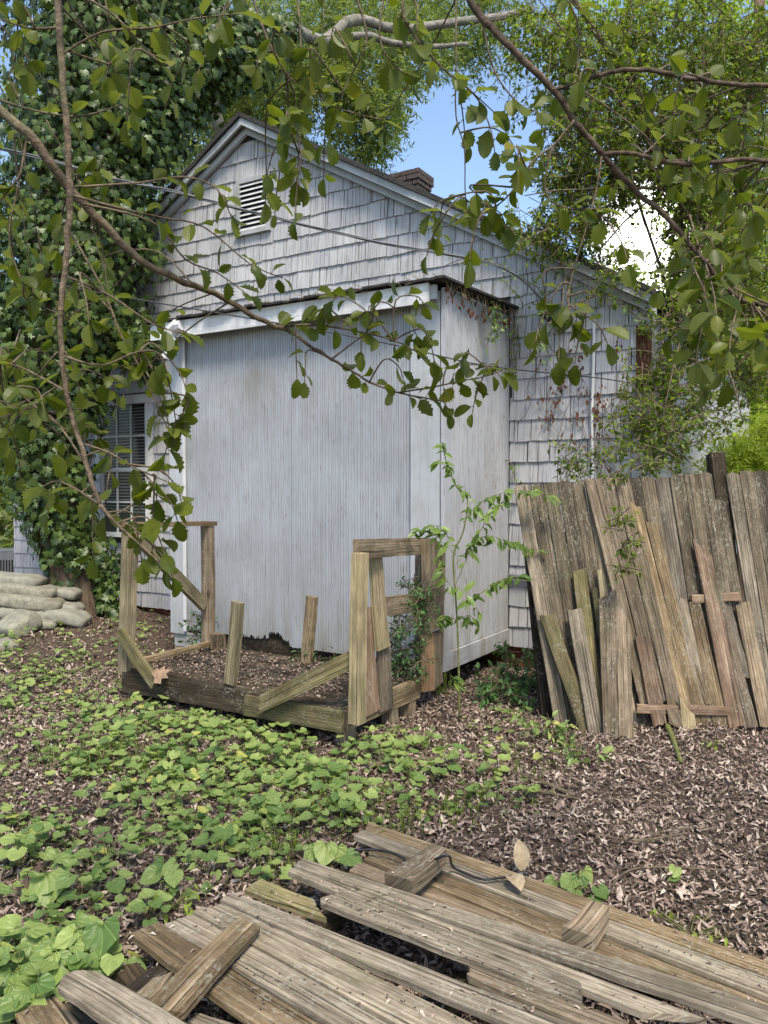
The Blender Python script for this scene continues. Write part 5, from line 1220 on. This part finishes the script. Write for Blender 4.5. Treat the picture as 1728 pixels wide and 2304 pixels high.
shrub('railing_shrub', [(895, 1330, dR, .16, 34), (915, 1290, dR, .12, 26), (880, 1400, dR + .1, .13, 26), (860, 1440, dR + .1, .12, 18), (880, 1265, dR, .07, 7), (850, 1370, dR + .1, .1, 10), (900, 1440, dR, .1, 10)], .034, 'shade', 'wispy grey-green shrub growing through the right porch railing', x0=(890, 1540))
shrub('shade_seedlings', [(1100, 1440, 6.2, .16, 18), (1060, 1480, 5.9, .14, 16), (1150, 1450, 6.4, .2, 18), (1110, 1510, 5.8, .12, 10), (1180, 1410, 6.3, .1, 8)], .06, 'shade', 'dark leafy seedlings in the shade between the bump-out and the fence')
shrub('wall_foot_seedlings', [(650, 1440, 6.3, .10, 14), (700, 1440, 6.2, .10, 12), (720, 1450, 6.1, .08, 8), (420, 1370, 7.1, .08, 10), (430, 1340, 7.1, .08, 8)], .045, 'shade', 'small seedlings between the porch and the foot of the blue-grey wall')
shrub('fence_top_sprigs', [(1290, 995, 5.75, .10, 12), (1240, 1010, 5.75, .08, 8), (1340, 1030, 5.6, .08, 8), (1400, 1000, 5.7, .12, 16), (1340, 1130, 5.2, .08, 8), (1350, 1180, 5.2, .06, 8), (1355, 1230, 5.2, .04, 4)], .04, 'fine', 'leafy sprigs poking over the top of the fence')
shrub('fence_foot_vine', [(1180, 1560, 5.05, .10, 8), (1240, 1590, 4.9, .08, 6), (1270, 1640, 4.6, .06, 4)], .06, 'violet', 'pale leaved seedlings at the left foot of the fence')
# ------------------------------------------------------------------ hollies whose branches hang in front of the camera
hol = [tmpl_holly(0, .60, .10, .10, 1), tmpl_holly(4, .56, .12, .18, 2), tmpl_holly(4, .50, .20, .28, 3), tmpl_holly(3, .60, .08, .38, 4), tmpl_holly(0, .54, .24, .15, 5), tmpl_holly(4, .60, .06, .06, 6)]
hm_ = leaf_meshes(hol * 2, M['holly'], 'leaf')
class Holly:
    def __init__(s, name, base, label):
        s.root = empty(name, base, label, 'tree'); s.base = Vector(base); s.tw = MB(); s.L = []; s.paths = []
    def branch(s, pts, r0, r1, lab=None, big=True, mat='twig'):
        P = [dpt(*p) if len(p) == 3 else p for p in pts]
        if big: o, Q = tubeobj('branch', P, r0, r1, mat, s.root, 5, 8, lab, wob=.0015)
        else: Q = smoothpath(P, 4); s.tw.tube(Q, [r0 + (r1 - r0) * i / (len(Q)-1) for i in range(len(Q))], 5)
        s.paths.append(Q); return Q
    def leafy(s, Q, u0=.0, n=8, size=.056, tip=True):
        size *= .90
        for k in range(n):
            u = (u0 + (1 - u0) * (k + rnd.random() * .5) / n) * (len(Q) - 1); i = min(int(u), len(Q) - 2); p = Q[i].lerp(Q[i+1], u - i); t = (Q[i+1] - Q[i]).normalized()
            a = t.orthogonal().normalized(); an = k * 2.4 + rnd.uniform(-.5, .5); sd_ = a * math.cos(an) + t.cross(a) * math.sin(an)
            d = t * rnd.uniform(.2, .9) + sd_ + Vector((0, 0, -.2)); n_ = Vector((rnd.gauss(0, .45), rnd.gauss(-.35, .5), rnd.choice([1, 1, 1, -.6]) * (.8 + rnd.random() * .4)))
            sz_ = size * rnd.uniform(.7, 1.25); st = p + d.normalized() * .008; s.tw.tube([p, st], .0012, 4, cap=False); s.L.append((st, d, n_, sz_))
        if tip: s.L.append((Q[-1], (Q[-1] - Q[-2]) + Vector((0, 0, -.005)), Vector((rnd.gauss(0, .4), -.4, 1)), size * rnd.uniform(.8, 1.2)))
    def fill(s, targets, n, size=.056):
        allp = [p for Q in s.paths for p in Q]
        for (x, y, d) in targets:
            b = dpt(x, y, d); c = [p for p in allp if (p - b).length > .10] or allp
            a = min(c, key=lambda p: (p - b).length + rnd.uniform(0, .12)); v = b - a
            if v.length > .7: a = b - v.normalized() * .45
            mid_ = a.lerp(b, .5) + Vector((rnd.gauss(0, .03), rnd.gauss(0, .03), rnd.uniform(0, .06)))
            Q = smoothpath([a, mid_, b, b + (b - mid_) * .35 + Vector((0, 0, -.03))], 4); s.tw.tube(Q, [.0028 - .0016 * i / len(Q) for i in range(len(Q))], 5)
            s.leafy(Q, .35, rnd.randint(max(2, n - 2), n + 2), size)
    def done(s, nind=290):
        def key(l): 
            x, y, d = proj(l[0]); return (l[3] / max(d, .2)) * (1 if -60 < x < SW + 60 and -60 < y < SH + 60 else .01)
        s.L.sort(key=key, reverse=True)
        for l in s.L[:nind]: single_leaf('leaf', rnd.choice(hm_), l[0], l[1], l[2], l[3], s.root)
        rest = s.L[nind:]
        for i in range(len(hol)):
            r = rest[i::len(hol)]
            if r: leaves('leaf', hol[i], np.array([list(l[0]) for l in r]), np.array([list(l[1]) for l in r]), np.array([list(l[2]) for l in r]), np.array([l[3] for l in r]), M['holly'], s.root)
        o = s.tw.build('twig', M['twig'], s.root, Matrix.Translation(s.base), inv=Matrix.Translation(-s.base), smooth=True); o['kind'] = 'stuff'
LH = Holly('holly_tree', (-2.3, 1.3, 0), 'holly tree at the left whose spiny branches hang across the gable and window')
tubeobj('trunk', [Vector((-2.3, 1.3, -.1)), Vector((-2.25, 1.35, 1.5)), Vector((-2.3, 1.5, 3.0)), Vector((-2.2, 1.6, 5.0))], .10, .05, 'bark', LH.root, 4, 10, wob=.005)
LH.branch([Vector((-2.2, 1.6, 4.6)), Vector((-1.6, 1.9, 4.3)), (118, -220, 2.0), (122, -30, 1.95), (135, 150, 1.95), (150, 400, 1.95), (142, 560, 1.95), (131, 700, 1.95), (145, 850, 1.95), (185, 1000, 1.95), (215, 1090, 1.95)], .0105, .0055, 'long bare stem hanging straight down')
LH.branch([(215, 1090, 1.95), (250, 1130, 1.95), (300, 1175, 1.95), (345, 1215, 1.95)], .0055, .002, big=False)
LH.branch([Vector((-2.28, 1.45, 2.6)), (-300, 40, 1.9), (-60, 190, 2.0), (60, 290, 2.0), (150, 405, 2.05), (220, 480, 2.1), (300, 560, 2.15), (380, 600, 2.2), (480, 642, 2.3), (560, 690, 2.35), (620, 712, 2.4)], .015, .007, 'thick branch slanting down across the gable')
A1 = LH.branch([(620, 712, 2.4), (680, 752, 2.4), (740, 790, 2.4), (800, 825, 2.4), (860, 848, 2.4), (930, 862, 2.4)], .0055, .0018, big=True)
A2 = LH.branch([(600, 705, 2.4), (680, 702, 2.38), (770, 715, 2.36), (850, 735, 2.35), (900, 760, 2.35)], .004, .0018, big=False)
A3 = LH.branch([(860, 848, 2.4), (940, 835, 2.4), (1000, 822, 2.4), (1040, 815, 2.4), (1085, 800, 2.4)], .003, .0013, big=False)
LH.leafy(A1, .35, 12, .062); LH.leafy(A2, .0, 20, .064); LH.leafy(A3, .1, 18, .062)
for tgt in ((930, 745, 2.35), (880, 690, 2.35), (800, 660, 2.35), (860, 790, 2.35), (1000, 770, 2.4), (1030, 850, 2.4), (960, 870, 2.4), (700, 660, 2.35), (740, 640, 2.35), (660, 790, 2.35), (640, 770, 2.35), (900, 640, 2.35), (1050, 790, 2.4), (780, 740, 2.35)):
    LH.fill([tgt], 4, .058)
for pts in ([(150, 405, 2.0), (300, 395, 2.0), (400, 382, 2.05), (470, 410, 2.05), (500, 470, 2.05)], [(150, 420, 2.0), (260, 450, 2.0), (350, 470, 2.1), (440, 490, 2.1), (540, 570, 2.15), (610, 600, 2.2)], [(180, 440, 2.05), (330, 480, 2.1), (400, 560, 2.15), (470, 590, 2.2), (540, 640, 2.2)],
            [(150, 500, 2.0), (220, 620, 2.0), (260, 720, 2.0), (300, 790, 2.0), (350, 900, 2.0), (368, 930, 2.0)], [(140, 770, 1.95), (220, 790, 1.95), (300, 760, 1.95), (330, 800, 1.95)], [(150, 600, 1.95), (240, 640, 2.0), (330, 700, 2.0), (400, 720, 2.0)], [(185, 960, 1.95), (240, 980, 1.95), (290, 1010, 1.95), (360, 1040, 1.95)], [(60, 290, 2.0), (40, 400, 2.0), (20, 520, 2.0), (60, 640, 2.0)],
            [(120, 60, 1.95), (60, 60, 1.95), (0, 40, 1.95)], [(130, 120, 1.95), (220, 70, 1.95), (330, 60, 1.95), (420, 40, 1.95), (520, 30, 1.95)], [(120, -30, 1.95), (230, 20, 1.9), (300, 90, 1.9), (350, 140, 1.9)], [(-20, 210, 2.), (80, 240, 2.), (180, 250, 2), (290, 215, 2.)], [(150, 850, 1.95), (60, 800, 2), (0, 780, 2)], [(215, 1090, 1.95), (130, 1040, 1.95), (80, 1060, 1.95)], [(190, 1010, 1.95), (110, 900, 2), (30, 880, 2)]):
    Q = LH.branch(pts, .0035, .0014, big=False); LH.leafy(Q, .3, max(5, int(sum((Q[i+1]-Q[i]).length for i in range(len(Q)-1)) * 22)), .060)
tg = []
while len(tg) < 52:
    x = rnd.uniform(-40, 430); y = rnd.uniform(-30, 1180)
    w = 1.0 if x < 250 else .5
    if y > 1000 and x < 60: w = .2
    if 200 < y < 520 and x > 300: w = .12
    if x > 190 and y > 840: w = .03
    if y > 620 and x > 330: w *= .25
    if 1000 < y and x > 250: w *= .5
    if rnd.random() < w: tg.append((x, y, rnd.uniform(1.8, 3.0)))
LH.fill(tg, 5, .058)
LH.fill([(385, 800, 2), (370, 850, 2), (350, 870, 2), (370, 930, 2), (380, 1050, 2), (365, 1080, 2), (330, 1060, 2), (330, 1130, 2), (300, 1170, 2), (350, 1180, 2), (350, 1200, 2), (300, 1100, 2), (230, 1060, 2), (200, 1150, 2)], 3, .062)
LH.done()
RH = Holly('holly_tree', (2.5, 1.5, 0), 'second holly overhead at the right with a long bare slanting branch against the sky')
tubeobj('trunk', [Vector((2.5, 1.5, -.1)), Vector((2.45, 1.5, 1.5)), Vector((2.4, 1.7, 3.2)), Vector((2.2, 1.8, 5.2))], .10, .05, 'bark', RH.root, 4, 10, wob=.005)
RH.branch([Vector((2.25, 1.75, 4.8)), Vector((1.2, 1.9, 4.7)), (960, -230, 2.1), (1005, -20, 2.0), (1080, 80, 2.0), (1190, 185, 2.0), (1240, 260, 2.02), (1300, 330, 2.05), (1360, 400, 2.1), (1440, 470, 2.1), (1500, 540, 2.1), (1560, 610, 2.1), (1600, 645, 2.1), (1680, 665, 2.1), (1850, 690, 2.1)], .0105, .0055, 'long slanting brown bough', mat='redtwig')
RH.branch([(1195, 195, 2.0), (1240, 185, 2.0), (1300, 160, 2.0), (1380, 150, 2.0), (1480, 165, 2.0), (1580, 182, 2.0), (1720, 188, 2.0)], .0055, .0062, 'side bough running out to the right', mat='redtwig')
RH.branch([(1300, 332, 2.05), (1360, 330, 2.05), (1420, 345, 2.05), (1490, 355, 2.05), (1600, 345, 2.05), (1720, 350, 2.05)], .0060, .0058, 'lower side bough running out to the right', mat='redtwig')
def rb_(pts, r=.003, n=8, u0=.4, size=.058, big=False): Q = RH.branch(pts, r, .0013, big=big, mat='redtwig'); RH.leafy(Q, u0, n, size)
rb_([(1300, 335, 2.05), (1290, 400, 2.05), (1270, 480, 2.05), (1240, 580, 2.05), (1228, 640, 2.05), (1235, 700, 2.05)], .0035, 5, .85)
rb_([(1240, 260, 2.02), (1190, 330, 2.02), (1180, 420, 2.02), (1230, 450, 2.0), (1300, 450, 2.0)], .003, 6, .5)
rb_([(880, -40, 2.0), (870, 30, 2.0), (905, 90, 2.0), (960, 150, 2.0), (1010, 190, 2.0), (1070, 245, 2.0)], .0038, 14, .1, .062)
rb_([(985, -30, 2.1), (985, 120, 2.1), (985, 250, 2.1), (1003, 320, 2.1), (1005, 420, 2.1), (1015, 450, 2.1)], .0025, 5, .92)
rb_([(1035, 10, 2.0), (1060, 130, 2.0), (1090, 190, 2.0), (1130, 230, 2.0), (1160, 240, 2.0)], .003, 5, .6)
rb_([(1240, 260, 2.0), (1200, 310, 2.0), (1150, 350, 2.0), (1100, 420, 2.0), (1060, 450, 2.0), (1000, 460, 2.0)], .0035, 12, .3)
rb_([(640, -30, 2.0), (650, 100, 2.0), (648, 220, 2.0), (645, 330, 2.0), (640, 390, 2.0)], .003, 8, .6, .062)
rb_([(760, -30, 2.0), (790, 60, 2.0), (785, 110, 2.0), (750, 180, 2.0), (720, 250, 2.0)], .0035, 8, .4, .06)
rb_([(540, -30, 2.0), (560, 40, 2.0), (600, 130, 2.0), (640, 180, 2.0), (720, 230, 2.0), (830, 260, 2.0)], .0035, 14, .3, .06)
rb_([(1210, -30, 2.0), (1245, 40, 2.0), (1250, 100, 2.0), (1240, 200, 2.0)], .003, 10, .1, .06)
rb_([(830, -20, 2.0), (820, 80, 2.0), (850, 140, 2.0), (900, 170, 2.0)], .003, 8, .3, .06)
rb_([(1240, 185, 2.0), (1310, 230, 2.0), (1390, 290, 2.05), (1440, 340, 2.05), (1500, 350, 2.05)], .0022, 5, .6)
RH.fill([(x, y, rnd.uniform(1.85, 2.6)) for x, y in ((700, 330), (590, 330), (600, 400), (640, 420), (575, 370), (700, 270), (670, 130), (720, 60), (600, 60), (850, 230), (620, 240), (560, 120), (900, 40), (1100, 300), (1060, 280), (1120, 330), (960, 430), (1040, 430), (1080, 460), (940, 500), (950, 480), (1020, 520), (1290, 70), (1260, 150), (1190, 240), (480, 30), (450, 100), (700, 10), (1000, 250))], 4, .062)
tg = []
while len(tg) < 62:
    x = rnd.uniform(1290, 1720); y = rnd.uniform(180, 800); w = .25 + .75 * (x > 1450) ; w *= (.5 if y < 330 else 1)
    if 1300 < x < 1450 and 420 < y < 600: w = .05
    if rnd.random() < w: tg.append((x, y, rnd.uniform(1.8, 2.8)))
RH.fill(tg, 5, .062)
RH.fill([(1170, 690, 2.05), (1290, 700, 2.05), (1210, 720, 2.05), (1180, 650, 2.05), (1250, 730, 2.05)], 2, .062)
RH.done()

# ------------------------------------------------------------------ crumbs and dry leaves lying on the fallen boards, nail heads in the boards
from mathutils.bvhtree import BVHTree
def bvh(objs):
    vs, fs = [], []
    for o in objs:
        Mw = (o.parent.matrix_basis @ o.matrix_basis) if o.parent else o.matrix_basis; b = len(vs)
        vs += [Mw @ v.co for v in o.data.vertices]; fs += [tuple(i + b for i in p.vertices) for p in o.data.polygons]
    return BVHTree.FromPolygons(vs, fs)
flat = [o for o in pile.children if o.type == 'MESH'] + [o for o in col.objects if o.name.startswith('loose_plank')]
T_ = bvh(flat); Ps, Ns = [], []; Zd = Vector((0, 0, -1))
for i in range(5200):
    p = onz(rnd.uniform(0, SW + 60), rnd.uniform(1850, 2330), .1)
    if math.sin(p.x * 5.1 + p.y * 3) + math.sin(p.y * 7.3 - p.x * 2) + rnd.gauss(0, .8) < .9: continue
    h = T_.ray_cast(Vector((p.x, p.y, 1.0)), Zd)
    if h[0] is None or h[1].z < .6: continue
    Ps.append(tuple(h[0] + Vector((0, 0, .003)))); Ns.append(tuple(h[1] + Vector((rnd.gauss(0, .25), rnd.gauss(0, .25), 0))))
n = len(Ps); d = rdir(n); d[:, 2] *= .12
o = leaves('dry_crumbs', tmpl_simple(.35, .15, .2), np.array(Ps), d, np.array(Ns), .006 + .026 * rng.random(n) ** 3, M['litter'], None, rng.random(n))
tag(o, 'crumbs and small dry leaf bits lying on the fallen foreground boards', 'leaf crumbs')
def nails(root, boards, pts, ray_dir, r=.0042):
    T_ = bvh(boards); m = MB()
    for p in pts:
        h = T_.ray_cast(p, ray_dir)
        if h[0] is None or h[3] > 1.0: continue
        c = h[0] + h[1] * .0015; a = h[1].orthogonal().normalized(); b = h[1].cross(a)
        m.add([c + (a * math.cos(k) + b * math.sin(k)) * r for k in (0, 1.05, 2.1, 3.14, 4.19, 5.24)], [(0, 1, 2, 3, 4, 5)])
    o = m.build('nail_heads', M['rubber'], root, Matrix.Translation(root.location), inv=Matrix.Translation(-Vector(root.location))); o['kind'] = 'stuff'
fbs = [o for o in list(fence.children) + list(panel.children) if o.name.startswith(('picket', 'board'))]
pts = []
for yy in (560, 590, 1170, 1195):
    x = 200
    while x < 1900: pts.append(fp(*c3(x + yy * .15, yy + rnd.uniform(-8, 8)), .4)); x += rnd.uniform(28, 56)
nails(fence, fbs, pts, -FN)
pts = []
for (a, b) in ((cA(1150, 700), cB(1659, 1150)), (cB(560, 420), cC(640, 1000)), (cB(1000, 330), cC(1250, 640)), (cA(1300, 400), cA(1659, 1000))):
    for k in range(26):
        u = k / 25; p = onz(a[0] + (b[0]-a[0])*u + rnd.uniform(-14, 14), a[1] + (b[1]-a[1])*u + rnd.uniform(-6, 6), .16); pts.append(Vector((p.x, p.y, 1.0)))
nails(pile, [o for o in pile.children if o.name.startswith('board')], pts, Zd, .0035)
